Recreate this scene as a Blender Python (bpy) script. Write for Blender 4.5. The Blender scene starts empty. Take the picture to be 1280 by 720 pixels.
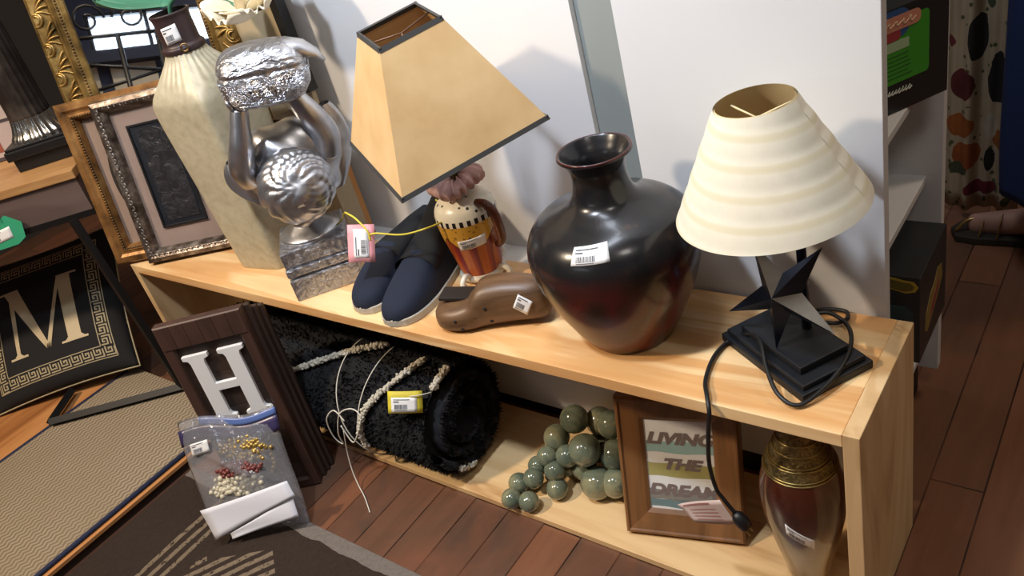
import bpy, math, random
from mathutils import Vector, Matrix, Euler
random.seed(7)
PI = math.pi
SC = bpy.context.scene
COL = SC.collection
def R(d): return math.radians(d)

# ------------------------------------------------------------------ materials
def lin(c):
    return c/12.92 if c <= .04045 else ((c+.055)/1.055)**2.4
def hx(h):
    h = h.lstrip('#')
    return tuple(lin(int(h[i:i+2], 16)/255) for i in (0, 2, 4)) + (1,)
class NT:
    def __init__(self, name):
        self.m = bpy.data.materials.new(name); self.m.use_nodes = True
        self.t = self.m.node_tree; self.b = self.t.nodes['Principled BSDF']
        self.out = self.t.nodes['Material Output']; self._tc = None
    def n(self, typ, **kw):
        x = self.t.nodes.new(typ)
        for k, v in kw.items(): setattr(x, k, v)
        return x
    def l(self, a, b): self.t.links.new(a, b)
    def co(self, scale=(1, 1, 1), rot=(0, 0, 0), loc=(0, 0, 0)):
        if not self._tc: self._tc = self.n('ShaderNodeTexCoord')
        mp = self.n('ShaderNodeMapping'); mp.inputs['Scale'].default_value = scale
        mp.inputs['Rotation'].default_value = rot; mp.inputs['Location'].default_value = loc
        self.l(self._tc.outputs['Object'], mp.inputs['Vector']); return mp.outputs['Vector']
    def noise(self, vec, scale=5, detail=4, rough=.55, dist=0):
        x = self.n('ShaderNodeTexNoise'); self.l(vec, x.inputs['Vector'])
        x.inputs['Scale'].default_value = scale; x.inputs['Detail'].default_value = detail
        x.inputs['Roughness'].default_value = rough; x.inputs['Distortion'].default_value = dist
        return x.outputs['Fac']
    def wave(self, vec, scale=5, dist=0, detail=2, direction='X', prof='SIN'):
        x = self.n('ShaderNodeTexWave', bands_direction=direction, wave_profile=prof); self.l(vec, x.inputs['Vector'])
        x.inputs['Scale'].default_value = scale; x.inputs['Distortion'].default_value = dist
        x.inputs['Detail'].default_value = detail; return x.outputs['Fac']
    def voro(self, vec, scale=5, out='Distance', feature='F1'):
        x = self.n('ShaderNodeTexVoronoi', feature=feature); self.l(vec, x.inputs['Vector'])
        x.inputs['Scale'].default_value = scale; return x.outputs[out]
    def ramp(self, fac, stops, interp='LINEAR'):
        x = self.n('ShaderNodeValToRGB'); self.l(fac, x.inputs['Fac']); x.color_ramp.interpolation = interp
        e = x.color_ramp.elements
        while len(e) < len(stops): e.new(.5)
        for i, (p, c) in enumerate(stops):
            e[i].position = p; e[i].color = hx(c) if isinstance(c, str) else c
        return x.outputs['Color']
    def mix(self, fac, a, b, typ='MIX'):
        x = self.n('ShaderNodeMix', data_type='RGBA', blend_type=typ)
        for sock, v in ((x.inputs[0], fac), (x.inputs[6], a), (x.inputs[7], b)):
            if isinstance(v, (int, float)): sock.default_value = v
            elif isinstance(v, str): sock.default_value = hx(v)
            elif isinstance(v, tuple): sock.default_value = v
            else: self.l(v, sock)
        return x.outputs[2]
    def math(self, op, a, b=0, c=0):
        x = self.n('ShaderNodeMath', operation=op)
        for s, v in zip(x.inputs, (a, b, c)):
            if isinstance(v, (int, float)): s.default_value = v
            else: self.l(v, s)
        return x.outputs[0]
    def sep(self, vec):
        x = self.n('ShaderNodeSeparateXYZ'); self.l(vec, x.inputs[0]); return x.outputs
    def col(self, c):
        s = self.b.inputs['Base Color']
        if isinstance(c, str): s.default_value = hx(c)
        else: self.l(c, s)
        return self
    def set(self, rough=None, metal=None, **kw):
        if rough is not None:
            s = self.b.inputs['Roughness']
            if isinstance(rough, (int, float)): s.default_value = rough
            else: self.l(rough, s)
        if metal is not None: self.b.inputs['Metallic'].default_value = metal
        for k, v in kw.items(): self.b.inputs[k.replace('_', ' ')].default_value = v
        return self
    def bump(self, h, strength=.3, dist=.002):
        x = self.n('ShaderNodeBump'); self.l(h, x.inputs['Height'])
        x.inputs['Strength'].default_value = strength; x.inputs['Distance'].default_value = dist
        self.l(x.outputs['Normal'], self.b.inputs['Normal']); return self
def simple(name, c, rough=.5, metal=0, var=.12, vs=8, bump=0, bs=60, bd=.001, **kw):
    n = NT(name); v = n.co()
    f = n.noise(v, vs, 3)
    n.col(n.mix(f, c, n.mix(1.0, c, (1-2*var, 1-2*var, 1-2*var, 1), 'MULTIPLY')) if var else c)
    n.set(rough, metal, **kw)
    if bump: n.bump(n.noise(v, bs, 3), bump, bd)
    return n.m
def wood(name, light, mid, dark, axis='X', rough=.5, scale=1.0, knots=True, bump=.1):
    n = NT(name)
    s = {'X': (1.2, 14, 14), 'Y': (14, 1.2, 14), 'Z': (14, 14, 1.2)}[axis]
    s2 = {'X': (.9, 7, 5), 'Y': (7, .9, 5), 'Z': (7, 5, .9)}[axis]
    s = tuple(q*scale for q in s); s2 = tuple(q*scale for q in s2)
    g = n.noise(n.co(s), 2.2, 5, .6, .6)
    big = n.noise(n.co(s2, loc=(3, 1, 2)), 1.6, 3, .5, 1.2)
    c1 = n.ramp(g, [(.3, light), (.55, mid), (.8, dark)])
    c2 = n.ramp(big, [(.44, light), (.50, mid), (.58, mid), (.66, dark), (.70, mid)])
    n.col(n.mix(.62, c1, c2)); n.set(rough)
    if bump: n.bump(g, bump, .001)
    return n.m

# ------------------------------------------------------------------ mesh builder
class MB:
    def __init__(s): s.v = []; s.f = []; s.sm = []
    def add(s, vs, fs, mat=None, smooth=False):
        o = len(s.v)
        for p in vs:
            p = Vector(p); s.v.append(mat @ p if mat else p)
        for f in fs: s.f.append([i+o for i in f]); s.sm.append(smooth)
        return s
    def box(s, x0, x1, y0, y1, z0, z1, mat=None, ch=0):
        if ch <= 0:
            v = [(x, y, z) for z in (z0, z1) for y in (y0, y1) for x in (x0, x1)]
            return s.add(v, [(0, 2, 3, 1), (4, 5, 7, 6), (0, 1, 5, 4), (1, 3, 7, 5), (3, 2, 6, 7), (2, 0, 4, 6)], mat)
        import bmesh
        bm = bmesh.new(); bmesh.ops.create_cube(bm, size=1)
        for q in bm.verts:
            q.co = Vector(((x0+x1)/2+q.co.x*(x1-x0), (y0+y1)/2+q.co.y*(y1-y0), (z0+z1)/2+q.co.z*(z1-z0)))
        bmesh.ops.bevel(bm, geom=bm.edges[:], offset=ch, segments=2, profile=.6, affect='EDGES')
        bm.verts.index_update()
        s.add([q.co for q in bm.verts], [[q.index for q in f.verts] for f in bm.faces], mat); bm.free(); return s
    def grid(s, fn, nu, nv, wrapu=False, smooth=True, mat=None, flip=False):
        vs = [fn(i/nu, j/nv) for j in range(nv+1) for i in range(nu+(0 if wrapu else 1))]
        w = nu if wrapu else nu+1; fs = []
        for j in range(nv):
            for i in range(nu):
                a = j*w+i; b = j*w+(i+1) % w if wrapu else j*w+i+1
                q = (a, b, b+w, a+w); fs.append(q[::-1] if flip else q)
        return s.add(vs, fs, mat, smooth)
    def lathe(s, prof, n=48, mat=None, smooth=True, capb=True, capt=False, fr=None):
        vs = []; fs = []
        for (r, z) in prof:
            for i in range(n):
                a = 2*PI*i/n; k = fr(a, z) if fr else 1
                vs.append((r*k*math.cos(a), r*k*math.sin(a), z))
        for j in range(len(prof)-1):
            for i in range(n):
                a = j*n+i; b = j*n+(i+1) % n; fs.append((a, b, b+n, a+n))
        s.add(vs, fs, mat, smooth); o = len(s.v)-len(vs)
        if capb: s.f.append([o+i for i in range(n)][::-1]); s.sm.append(False)
        if capt: s.f.append([o+(len(prof)-1)*n+i for i in range(n)]); s.sm.append(False)
        return s
    def tube(s, pts, r, n=10, mat=None, closed=False, smooth=True, flat=1.0):
        P = [Vector(p) for p in pts]; m = len(P)
        rr = r if isinstance(r, (list, tuple)) else [r]*m
        vs = []; fs = []; up = None
        for i in range(m):
            if closed: t = P[(i+1) % m]-P[i-1]
            else: t = P[min(i+1, m-1)]-P[max(i-1, 0)]
            t.normalize()
            if up is None:
                up = Vector((0, 0, 1)) if abs(t.z) < .9 else Vector((1, 0, 0))
            sd = t.cross(up)
            if sd.length < 1e-6: sd = t.orthogonal()
            sd.normalize(); up = sd.cross(t).normalized()
            for k in range(n):
                a = 2*PI*k/n; vs.append(P[i]+(sd*math.cos(a)+up*math.sin(a)*flat)*rr[i])
        for i in range(m if closed else m-1):
            for k in range(n):
                a = i*n+k; b = i*n+(k+1) % n; c = ((i+1) % m)*n
                fs.append((a, b, c+(k+1) % n, c+k))
        s.add(vs, fs, mat, smooth); o = len(s.v)-len(vs)
        if not closed:
            s.f.append([o+k for k in range(n)][::-1]); s.sm.append(False)
            s.f.append([o+(m-1)*n+k for k in range(n)]); s.sm.append(False)
        return s
    def ball(s, c, r, nu=16, nv=10, mat=None, sc=(1, 1, 1), fn=None):
        vs = []; fs = []
        for j in range(nv+1):
            th = PI*j/nv
            for i in range(nu):
                ph = 2*PI*i/nu; d = Vector((math.sin(th)*math.cos(ph), math.sin(th)*math.sin(ph), math.cos(th)))
                k = fn(d) if fn else 1
                vs.append((c[0]+d.x*r*sc[0]*k, c[1]+d.y*r*sc[1]*k, c[2]+d.z*r*sc[2]*k))
        for j in range(nv):
            for i in range(nu):
                a = j*nu+i; b = j*nu+(i+1) % nu; fs.append((a, a+nu, b+nu, b))
        return s.add(vs, fs, mat, True)
    def prism(s, poly, a, b, mat=None, plane='XZ'):
        n = len(poly)
        def P(p, d): return (p[0], d, p[1]) if plane == 'XZ' else (p[0], p[1], d)
        vs = [P(p, a) for p in poly]+[P(p, b) for p in poly]
        fs = [list(range(n)), list(range(n, 2*n))[::-1]]+[(i, i+n, (i+1) % n+n, (i+1) % n) for i in range(n)]
        return s.add(vs, fs, mat)
    def build(s, name, material, parent=None, bevel=0, subsurf=0, solid=0, merge=False):
        me = bpy.data.meshes.new(name); me.from_pydata([tuple(p) for p in s.v], [], s.f); 
        me.polygons.foreach_set('use_smooth', s.sm)
        import bmesh
        bm = bmesh.new(); bm.from_mesh(me)
        bmesh.ops.remove_doubles(bm, verts=bm.verts[:], dist=1e-6)
        bmesh.ops.recalc_face_normals(bm, faces=bm.faces[:]); bm.to_mesh(me); bm.free(); me.update()
        o = bpy.data.objects.new(name, me); COL.objects.link(o)
        me.materials.append(material)
        if parent: o.parent = parent
        if solid:
            md = o.modifiers.new('solid', 'SOLIDIFY'); md.thickness = solid; md.offset = 0
        if subsurf:
            md = o.modifiers.new('sub', 'SUBSURF'); md.levels = subsurf; md.render_levels = subsurf
        if bevel:
            md = o.modifiers.new('bev', 'BEVEL'); md.width = bevel; md.segments = 2; md.limit_method = 'ANGLE'; md.angle_limit = R(40)
        return o
def thing(name, label, cat, loc=(0, 0, 0), rot=(0, 0, 0), group=None):
    o = bpy.data.objects.new(name, None); COL.objects.link(o); o.empty_display_size = .05
    o.location = loc; o.rotation_euler = rot; o['label'] = label; o['category'] = cat
    if group: o['group'] = group
    return o
def tag(o, label, cat, group=None, kind=None):
    o['label'] = label; o['category'] = cat
    if group: o['group'] = group
    if kind: o['kind'] = kind
    return o
def struct(o, label=None):
    o['kind'] = 'structure'
    if label: o['label'] = label
    return o
def spline(pts, n=8, closed=False):
    P = [Vector(p) for p in pts]; out = []; m = len(P)
    for i in range(m if closed else m-1):
        g = (lambda k: P[k % m]) if closed else (lambda k: P[max(0, min(m-1, k))])
        p0, p1, p2, p3 = g(i-1), g(i), g(i+1), g(i+2)
        for k in range(n):
            t = k/n
            out.append(.5*((2*p1)+(p2-p0)*t+(2*p0-5*p1+4*p2-p3)*t*t+(3*p1-p0-3*p2+p3)*t**3))
    if not closed: out.append(P[-1])
    return out
def text_obj(name, s, size, material, parent, mat4, ext=.0004, shear=0, offset=0, align='CENTER', space=1):
    cu = bpy.data.curves.new(name, 'FONT'); cu.body = s; cu.size = size; cu.align_x = align; cu.align_y = 'CENTER'
    cu.extrude = ext; cu.shear = shear; cu.offset = offset; cu.space_character = space
    t = bpy.data.objects.new(name, cu); COL.objects.link(t)
    dg = bpy.context.evaluated_depsgraph_get(); me = bpy.data.meshes.new_from_object(t.evaluated_get(dg))
    bpy.data.objects.remove(t); me.transform(mat4); me.materials.clear(); me.materials.append(material)
    o = bpy.data.objects.new(name, me); COL.objects.link(o); o.parent = parent; return o
XZ = Matrix.Rotation(PI/2, 4, 'X')     # text plane -> upright, facing -Y
def T(x, y, z): return Matrix.Translation((x, y, z))
def interp(prof, z):
    for (r0, z0), (r1, z1) in zip(prof, prof[1:]):
        if (z0 <= z <= z1) and z1 > z0: return r0+(r1-r0)*(z-z0)/(z1-z0)
    return prof[-1][0]
def smooth_prof(pts, n=6):
    return [(max(p.x, .0005), p.y) for p in spline([(a, b, 0) for a, b in pts], n)]

# common materials
M = {}
M['sticker'] = simple('sticker_paper', '#E9E8E6', .45, var=.02)
M['ink'] = simple('printed_ink', '#4A4A50', .6, var=.05)
M['black'] = simple('black_paint', '#141416', .45, var=.1)
def bars(parent, fn, seed=1):
    """printed lines and bar code of a price sticker, fn(u,v,lift) maps the sticker's own 0..1 frame"""
    rnd = random.Random(seed); mb = MB()
    def q(u0, u1, v0, v1):
        mb.grid(lambda a, b: fn(u0+(u1-u0)*a, v0+(v1-v0)*b, .0005), 4, 1)
    q(.08, .72, .82, .88); q(.08, .30, .66, .74)
    u = .12
    while u < .62:
        w = rnd.choice((.012, .02, .03)); q(u, u+w, .2, .52); u += w+rnd.choice((.014, .02))
    q(.14, .6, .1, .14)
    return mb.build('barcode', M['ink'], parent)
def sticker(parent, fn, seed=1, mat=None):
    mb = MB(); mb.grid(lambda a, b: fn(a, b, .0), 8, 4)
    o = mb.build('price_sticker', mat or M['sticker'], parent, solid=.0003); bars(o, fn, seed); return o
# ------------------------------------------------------------------ setting
H, D, L, TH = .39, .23, 1.6, .02
def floor_mat():
    n = NT('old_floor_planks'); v = n.co((1, 1, 1), (0, 0, PI/2))
    def br(c1, c2, mo):
        x = n.n('ShaderNodeTexBrick', offset=.37); n.l(v, x.inputs['Vector'])
        x.inputs['Color1'].default_value = hx(c1); x.inputs['Color2'].default_value = hx(c2); x.inputs['Mortar'].default_value = hx(mo)
        x.inputs['Scale'].default_value = 1; x.inputs['Mortar Size'].default_value = .0016; x.inputs['Mortar Smooth'].default_value = .2
        x.inputs['Brick Width'].default_value = .9; x.inputs['Row Height'].default_value = .078; x.inputs['Bias'].default_value = -.1
        return x
    b = br('#8C5F45', '#54453B', '#140E0A')
    g = n.noise(n.co((16, 1.5, 4)), 3, 5, .6, .4); p = n.noise(n.co((3, 1.6, 1)), 2.2, 4, .6, .8)
    c = n.mix(n.math('MULTIPLY', g, .6), b.outputs['Color'], '#2C211A', 'MIX')
    c = n.mix(n.ramp(p, [(.38, (0, 0, 0, 1)), (.7, (.6, .6, .6, 1))]), c, '#7F4C33')
    n.col(c); n.set(n.ramp(p, [(.3, '#8a8a8a'), (.8, '#B4B4B4')])); n.bump(n.math('MULTIPLY_ADD', b.outputs['Fac'], -1.5, g), .25, .002)
    return n.m
M['floor'] = floor_mat()
fl = MB().box(-3.4, 2.4, -2.6, 2.8, -.04, 0).build('floor', M['floor']); struct(fl)
M['panel_white'] = simple('white_painted_panel', '#D6D6D7', .5, var=.03, vs=3)
M['panel_shaded_grey'] = simple('shaded_grey_board', '#8D9492', .5, var=.08, vs=4, bump=.15, bs=20)  # shade of the recessed strip put into a darker grey-green colour
M['store_wall'] = simple('store_wall', '#6A6560', .8, var=.08, vs=2)
M['ceil'] = simple('ceiling_paint', '#CFC9BF', .8, var=.05)
M['dark_gap'] = simple('dark_plinth', '#2A1E17', .6)
def sbox(name, b, m):
    o = MB().box(*b).build(name, m); struct(o); return o
sbox('ceiling', (-3.4, 2.4, -2.6, 2.8, 2.7, 2.75), M['ceil'])
sbox('wall_left', (-3.45, -3.4, -2.6, 2.8, 0, 2.7), simple('dark_left_wall', '#3B3734', .8, var=.1))
sbox('wall_right', (2.4, 2.45, -2.6, 2.8, 0, 2.7), M['store_wall'])
sbox('wall_far', (-3.4, 2.4, 2.8, 2.85, 0, 2.7), M['store_wall'])
# front wall (behind the photographer) with a shop window opening x -2.5..-.7, z 1.05..2.25
wf = MB()
for b in ((-3.4, -1.56, 0, 2.7), (-.5, 2.4, 0, 2.7), (-1.56, -.5, 0, 1.46), (-1.56, -.5, 1.66, 2.7)):
    wf.box(b[0], b[1], -2.65, -2.6, b[2], b[3])
struct(wf.build('wall_front', simple('front_wall', '#4A5068', .8, var=.05)))
wn = MB()
for x in (-1.56, -1.28, -.9, -.52): wn.box(x, x+.02, -2.64, -2.6, 1.46, 1.66)
for z in (1.46, 1.645): wn.box(-1.56, -.5, -2.64, -2.6, z, z+.015)
struct(wn.build('window_1', M['black']))
# white partition behind the left half of the bench: upper panel set back, lower base flush with the bench
pw = MB().box(-1.148, -.497, .325, .345, .03, 1.45).box(-1.148, -.37, .242, .325, .03, .355)
struct(pw.build('wall_back', M['panel_white']))
sbox('trim_1', (-.497, -.36, .336, .35, .03, 1.45), M['panel_shaded_grey'])
sbox('baseboard_back', (-1.14, -.37, .25, .34, 0, .03), M['dark_gap'])

# dark shelf band, pale panels and posts on the shop front, seen in the mirror
sbox('trim_2', (-2.4, -.4, -2.6, -2.5, 1.395, 1.455), simple('navy_shop_band', '#2A3350', .6))
MBp = MB().box(-1.50, -1.28, -2.59, -2.58, 1.0, 1.39).box(-1.66, -1.56, -2.59, -2.58, 1.0, 1.39)
struct(MBp.build('trim_3', simple('pale_shop_panel', '#E6DFC9', .7)))
t = thing('iron_stand', 'black iron scroll stand near the shop window, seen only in the mirror', 'stand', (-1.5, -2.1, 0))
isx = MB()
for x in (-.12, .05, .22): isx.tube([(x, 0, 0), (x, 0, 1.42)], .012, 8)
isx.tube([(-.2, 0, 1.32), (.3, 0, 1.22)], .008, 8).tube([(-.2, 0, 1.16), (.3, 0, 1.26)], .008, 8).tube([(-.25, 0, 1.42), (.3, 0, 1.42)], .010, 8)
isx.build('stand_frame', M['black'], t)
isx = MB()
for cx, cz, s_ in ((-.06, 1.50, 1), (.12, 1.50, -1)):
    isx.tube([(cx+s_*.075*(1-k/22)*math.cos(.5*k), 0, cz+.075*(1-k/22)*math.sin(.5*k)) for k in range(18)], .007, 8)
isx.build('scrolls', M['black'], t)

# ------------------------------------------------------------------ bench
M['pineX'] = wood('pine_board', '#EBCB98', '#DFBA86', '#B98A58', 'X', .45)
M['pineT'] = wood('pine_top_board', '#F2D3A0', '#D6A268', '#B57A45', 'X', .42)
M['pineZ'] = wood('pine_upright', '#E3C79C', '#D3B283', '#A97F52', 'Z', .5)
t = thing('low_bench_shelf', 'long low two-level pine bench shelf holding the vases, lamps and shoes', 'shelf', (-L/2, D/2, 0))
def loc(mb, o=None):
    m = T(L/2, -D/2, 0)
    mb.v = [m @ p for p in mb.v]; return mb
loc(MB().box(-L+TH, -TH, 0, D, H-TH, H)).build('top_board', M['pineT'], t, bevel=.0012)
loc(MB().box(-L+TH, -TH, 0, D, .001, .014)).build('bottom_board', M['pineX'], t, bevel=.0012)
loc(MB().box(-TH, 0, 0, D, 0, H)).build('side_panel', M['pineZ'], t, bevel=.0012)
loc(MB().box(-L, -L+TH, 0, D, 0, H)).build('side_panel', M['pineZ'], t, bevel=.0012)

# ------------------------------------------------------------------ white bookcase on the right
t = thing('bookcase', 'white painted bookcase standing end-on behind the star lamp', 'bookcase', (-.2, .4, 0))
m = T(.2, -.4, 0)
MB().box(-.369, -.036, .235, .255, .06, 1.45, m).build('side_panel', M['panel_white'], t, bevel=.001)
MB().box(-.369, -.036, .535, .555, .06, 1.45, m).build('side_panel', M['panel_white'], t, bevel=.001)
MB().box(-.369, -.355, .255, .535, .06, 1.45, m).build('back_panel', M['panel_white'], t)
for z in (.11, .255, .44, .60, .95, 1.25):
    MB().box(-.355, -.058, .255, .535, z-.012, z, m).build('shelf_board', M['panel_white'], t, bevel=.001)
MB().box(-.355, -.07, .25, .545, 0, .06, m).build('plinth', M['dark_gap'], t)

# ------------------------------------------------------------------ camera
cam = bpy.data.cameras.new('camera'); co = bpy.data.objects.new('camera', cam); COL.objects.link(co)
cam.sensor_width = 36; cam.sensor_fit = 'HORIZONTAL'; cam.lens = 1041.614*36/1280
cam.clip_start = .02
co.location = (.22837, -.70677, 1.11011); co.rotation_euler = (1.012364, .245325, .620105)
SC.camera = co
# ------------------------------------------------------------------ light
def area(name, loc, tgt, size, power, color, sy=None, spread=180):
    l = bpy.data.lights.new(name, 'AREA'); l.energy = power; l.color = color; l.size = size
    if sy: l.shape = 'RECTANGLE'; l.size_y = sy
    l.spread = R(spread)
    o = bpy.data.objects.new(name, l); COL.objects.link(o); o.location = loc
    o.rotation_euler = (Vector(tgt)-Vector(loc)).to_track_quat('-Z', 'Y').to_euler(); return o
WARM = (1, .80, .58); NEUT = (1, .93, .85); COOL = (.80, .88, 1)
area('key_ceiling_lamp', (-1.75, -1.45, 2.35), (-.6, .1, .3), .16, 62, WARM)
area('overhead_tube', (-.45, .12, 2.6), (-.45, .06, 0), .25, 24, COOL, 1.2)
area('wall_top_fill', (-.62, -.62, 2.05), (-.62, .33, 1.15), .12, 15, (.78, .87, 1), spread=110)  # added fill light with no known fixture, brightens the upper wall
area('front_ceiling_lamp', (.8, -.75, 2.55), (-.1, 0, .3), .4, 9, NEUT)
area('rear_ceiling_lamp', (1.0, 1.3, 2.6), (.4, .9, 0), .4, 16, WARM)
w = bpy.data.worlds.new('world'); SC.world = w; w.use_nodes = True
w.node_tree.nodes['Background'].inputs[0].default_value = (.75, .87, 1, 1)
w.node_tree.nodes['Background'].inputs[1].default_value = 7.0
SC.view_settings.view_transform = 'Standard'
SC.view_settings.look = 'None'
SC.view_settings.exposure = -.18
# ------------------------------------------------------------------ big glazed vase
def vase_mat():
    n = NT('dark_glaze'); v = n.co(); z = n.sep(v)[2]
    p = n.noise(v, 9, 3, .5, .5)
    low = n.ramp(p, [(.38, '#15130D'), (.45, '#3C1810'), (.55, '#5E1A15'), (.68, '#1B1C12')])
    zz = n.math('MULTIPLY_ADD', p, .06, z)
    n.col(n.mix(n.ramp(zz, [(.15/1, (0, 0, 0, 1)), (.20, (1, 1, 1, 1))]), low, n.ramp(n.noise(v, 30, 3), [(.35, '#16171A'), (.62, '#221F1E'), (.75, '#3A281F')])))
    n.set(.25, 0, Coat_Weight=.15, Coat_Roughness=.1); n.b.inputs['Specular IOR Level'].default_value = .4; n.bump(n.noise(v, 26, 3), .06, .004); return n.m
M['glaze'] = vase_mat()
M['rim_red'] = simple('red_brown_glaze', '#4A1D1A', .2, var=.2)
vp = smooth_prof([(.059, 0), (.066, .006), (.086, .042), (.108, .092), (.1195, .140), (.116, .172), (.098, .196), (.066, .211), (.0455, .224), (.0375, .246), (.0375, .266), (.045, .281), (.0505, .286)], 6)
t = thing('glazed_vase', 'large round dark brown glazed vase with flared rim on the pine bench top', 'vase', (-.356, .1125, H))
inn = smooth_prof([(.0455, .2885), (.040, .28), (.0325, .266), (.031, .245), (.036, .225), (.05, .21)], 5)
MB().lathe(vp+[(.0485, .2895), (.0465, .2895)]+inn, 72).build('body', M['glaze'], t)
MB().tube([(.0485*math.cos(a*PI/24), .0485*math.sin(a*PI/24), .2885) for a in range(48)], .0016, 8, closed=True).build('rim', M['rim_red'], t)
def lathe_patch(prof, a0, a1, z0, z1, lift0=.0008, shear=0):
    def fn(u, v, lift=0):
        z = z0+(z1-z0)*v+shear*(u-.5); a = a0+(a1-a0)*u; r = interp(prof, z)+lift0+lift
        return (r*math.cos(a), r*math.sin(a), z)
    return fn
sticker(t, lathe_patch(vp, R(-86), R(-59), .183, .2005, shear=.003), 3)

# ------------------------------------------------------------------ star lamp
M['navy_metal'] = simple('dark_blue_metal', '#39425A', .36, .9, var=.3, vs=20)
M['dark_base'] = simple('black_lamp_base', '#1B1E24', .5, .2, var=.15, vs=30, bump=.2, bs=90)
M['cord'] = simple('black_rubber_cord', '#131416', .5, var=.05)
t = thing('star_table_lamp', 'dark blue star-bodied table lamp with cream cone shade at the right bench end', 'lamp', (-.12, .125, H))
m = Matrix.Rotation(R(-31.6), 4, 'Z')
b = MB()
b.box(-.084, .084, -.053, .053, .0, .012, m, .002).box(-.078, .078, -.047, .047, .012, .02, m, .002)
b.box(-.06, .06, -.036, .036, .02, .031, m, .002)
b.build('base', M['dark_base'], t)
sv = []; angs = [270, 334, 56, 127, 209]; rads = [.074, .082, .082, .076, .080]; ri = .027
for k in range(5):
    a = R(angs[k]); a2 = R((angs[k]+((angs[(k+1) % 5]-angs[k]) % 360)/2))
    sv.append((rads[k]*math.cos(a), 0, rads[k]*math.sin(a))); sv.append((ri*math.cos(a2), 0, ri*math.sin(a2)))
mm = T(-.006, -.008, .099) @ Matrix.Rotation(R(-6), 4, 'Z') @ Matrix.Rotation(R(-20), 4, 'X')
st = MB(); vs = sv+[(0, -.026, 0), (0, .022, 0)]
st.add(vs, [(k, (k+1) % 10, 10) for k in range(10)]+[((k+1) % 10, k, 11) for k in range(10)], mm)
sto = st.build('star', M['navy_metal'], t)
sto.data.materials.append(simple('lit_star_facet', '#A9A9A6', .38, .7, var=.25, vs=30))  # light caught by two facets, painted in as paler silver
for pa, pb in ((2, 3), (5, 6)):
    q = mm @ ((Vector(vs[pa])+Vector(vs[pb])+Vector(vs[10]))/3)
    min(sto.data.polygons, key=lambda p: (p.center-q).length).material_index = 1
MB().tube([(.012, .02, .03), (.012, .02, .25)], .0062, 14).build('pole', M['navy_metal'], t)
MB().lathe(smooth_prof([(.012, .23), (.0165, .235), (.0165, .262), (.012, .268)], 3), 20, T(.006, 0, 0)).build('bulb_socket', M['black'], t)
def shade_mat(name, c, c2, bands=None, tl=.0):
    n = NT(name); v = n.co(); f = n.noise(v, 60, 3)
    base = n.mix(f, c, c2)
    if bands:
        s = n.sep(v); ang = n.math('ARCTAN2', s[1], s[0])
        q = n.math('MULTIPLY_ADD', ang, .0055, s[2])
        q = n.math('MULTIPLY', n.math('SUBTRACT', q, bands[0]), 1/bands[1])
        q = n.math('ABSOLUTE', n.math('SUBTRACT', n.math('FRACT', q), .5))
        base = n.mix(n.ramp(q, [(0, (.7, .7, .7, 1)), (.09, (.55, .55, .55, 1)), (.17, (0, 0, 0, 1))]), base, '#CBBF9C')
    n.col(base); n.set(.85); n.bump(f, .12, .001)
    return n.m
M['cream_shade'] = shade_mat('cream_shade_fabric', '#E0D9C5', '#D5CCB7', (.001, .029))
M['shade_in'] = simple('shade_lining', '#D9C79A', .8, var=.06)
sh = MB(); n_ = 96; tiers = []
hS, ra, rb = .13, .1105, .0445
def shr(u, v):
    a = 2*PI*u; q = ((v*hS+.0055*a)-.001)/.029; fr = q-math.floor(q)
    r = ra+(rb-ra)*v+.0009*math.sin(PI*min(1, max(0, fr)))
    return (r*math.cos(a), r*math.sin(a), v*hS)
sh = MB(); sh.grid(shr, 96, 40, wrapu=False)
ms = T(-.127+.12, .115-.125, .6175-H) @ Euler((.016, -.058, 0)).to_matrix().to_4x4()
so = sh.build('lamp_shade', M['cream_shade'], t); so.matrix_local = ms
MB().lathe([(ra-.0015, .0005), (rb-.0015, hS)], 64, capb=False).build('shade_lining', M['shade_in'], so)
ff = MB()
for k in range(3):
    a = 2*PI*k/3+.6; ff.tube([(0, 0, hS-.02), (rb*.9*math.cos(a), rb*.9*math.sin(a), hS-.012)], .0012, 6)
ff.tube([(0, 0, -.01), (0, 0, hS-.02)], .003, 8)
ff.build('shade_spider', M['shade_in'], so)
# cord: coil behind the base, round its left side and down over the bench edge
cp = [(-.14, .185, .42), (-.135, .21, .396), (-.105, .222, .396), (-.083, .222, .396), (-.078, .205, .396), (-.092, .19, .398), (-.125, .186, .402),
      (-.10, .196, .41), (-.074, .19, .402), (-.054, .15, .41), (-.048, .105, .41), (-.058, .062, .402), (-.078, .026, .396), (-.104, .030, .402), (-.128, .058, .412), (-.150, .095, .424), (-.176, .118, .415), (-.206, .118, .396), (-.212, .082, .395), (-.203, .035, .395),
      (-.186, .003, .397), (-.178, -.012, .385), (-.183, -.014, .35), (-.189, -.014, .295), (-.185, -.014, .25), (-.176, -.014, .232), (-.163, -.014, .212)]
LT = Vector((.12, -.125, -H))
MB().tube([p+LT for p in spline(cp, 8)], .0029, 10).build('power_cord', M['cord'], t)
pl = MB(); d = Vector((.55, 0, -.83)).normalized(); p0 = Vector((-.163, -.014, .212))+LT
pl.tube([p0, p0+d*.006, p0+d*.016, p0+d*.026], [.004, .0085, .010, .009], 12)
po = pl.build('plug', M['black'], t)
q0 = p0+d*.026; pr = MB()
for s_ in (-1, 1):
    q = q0+Vector((0, .0045*s_, 0)); pr.tube([q, q+d*.012], .0014, 6)
pr.build('prong', simple('brass_prong', '#A98F55', .3, .9), po)
M['cord_tag'] = simple('cord_label', '#D8C3BC', .5, var=.06)
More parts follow.
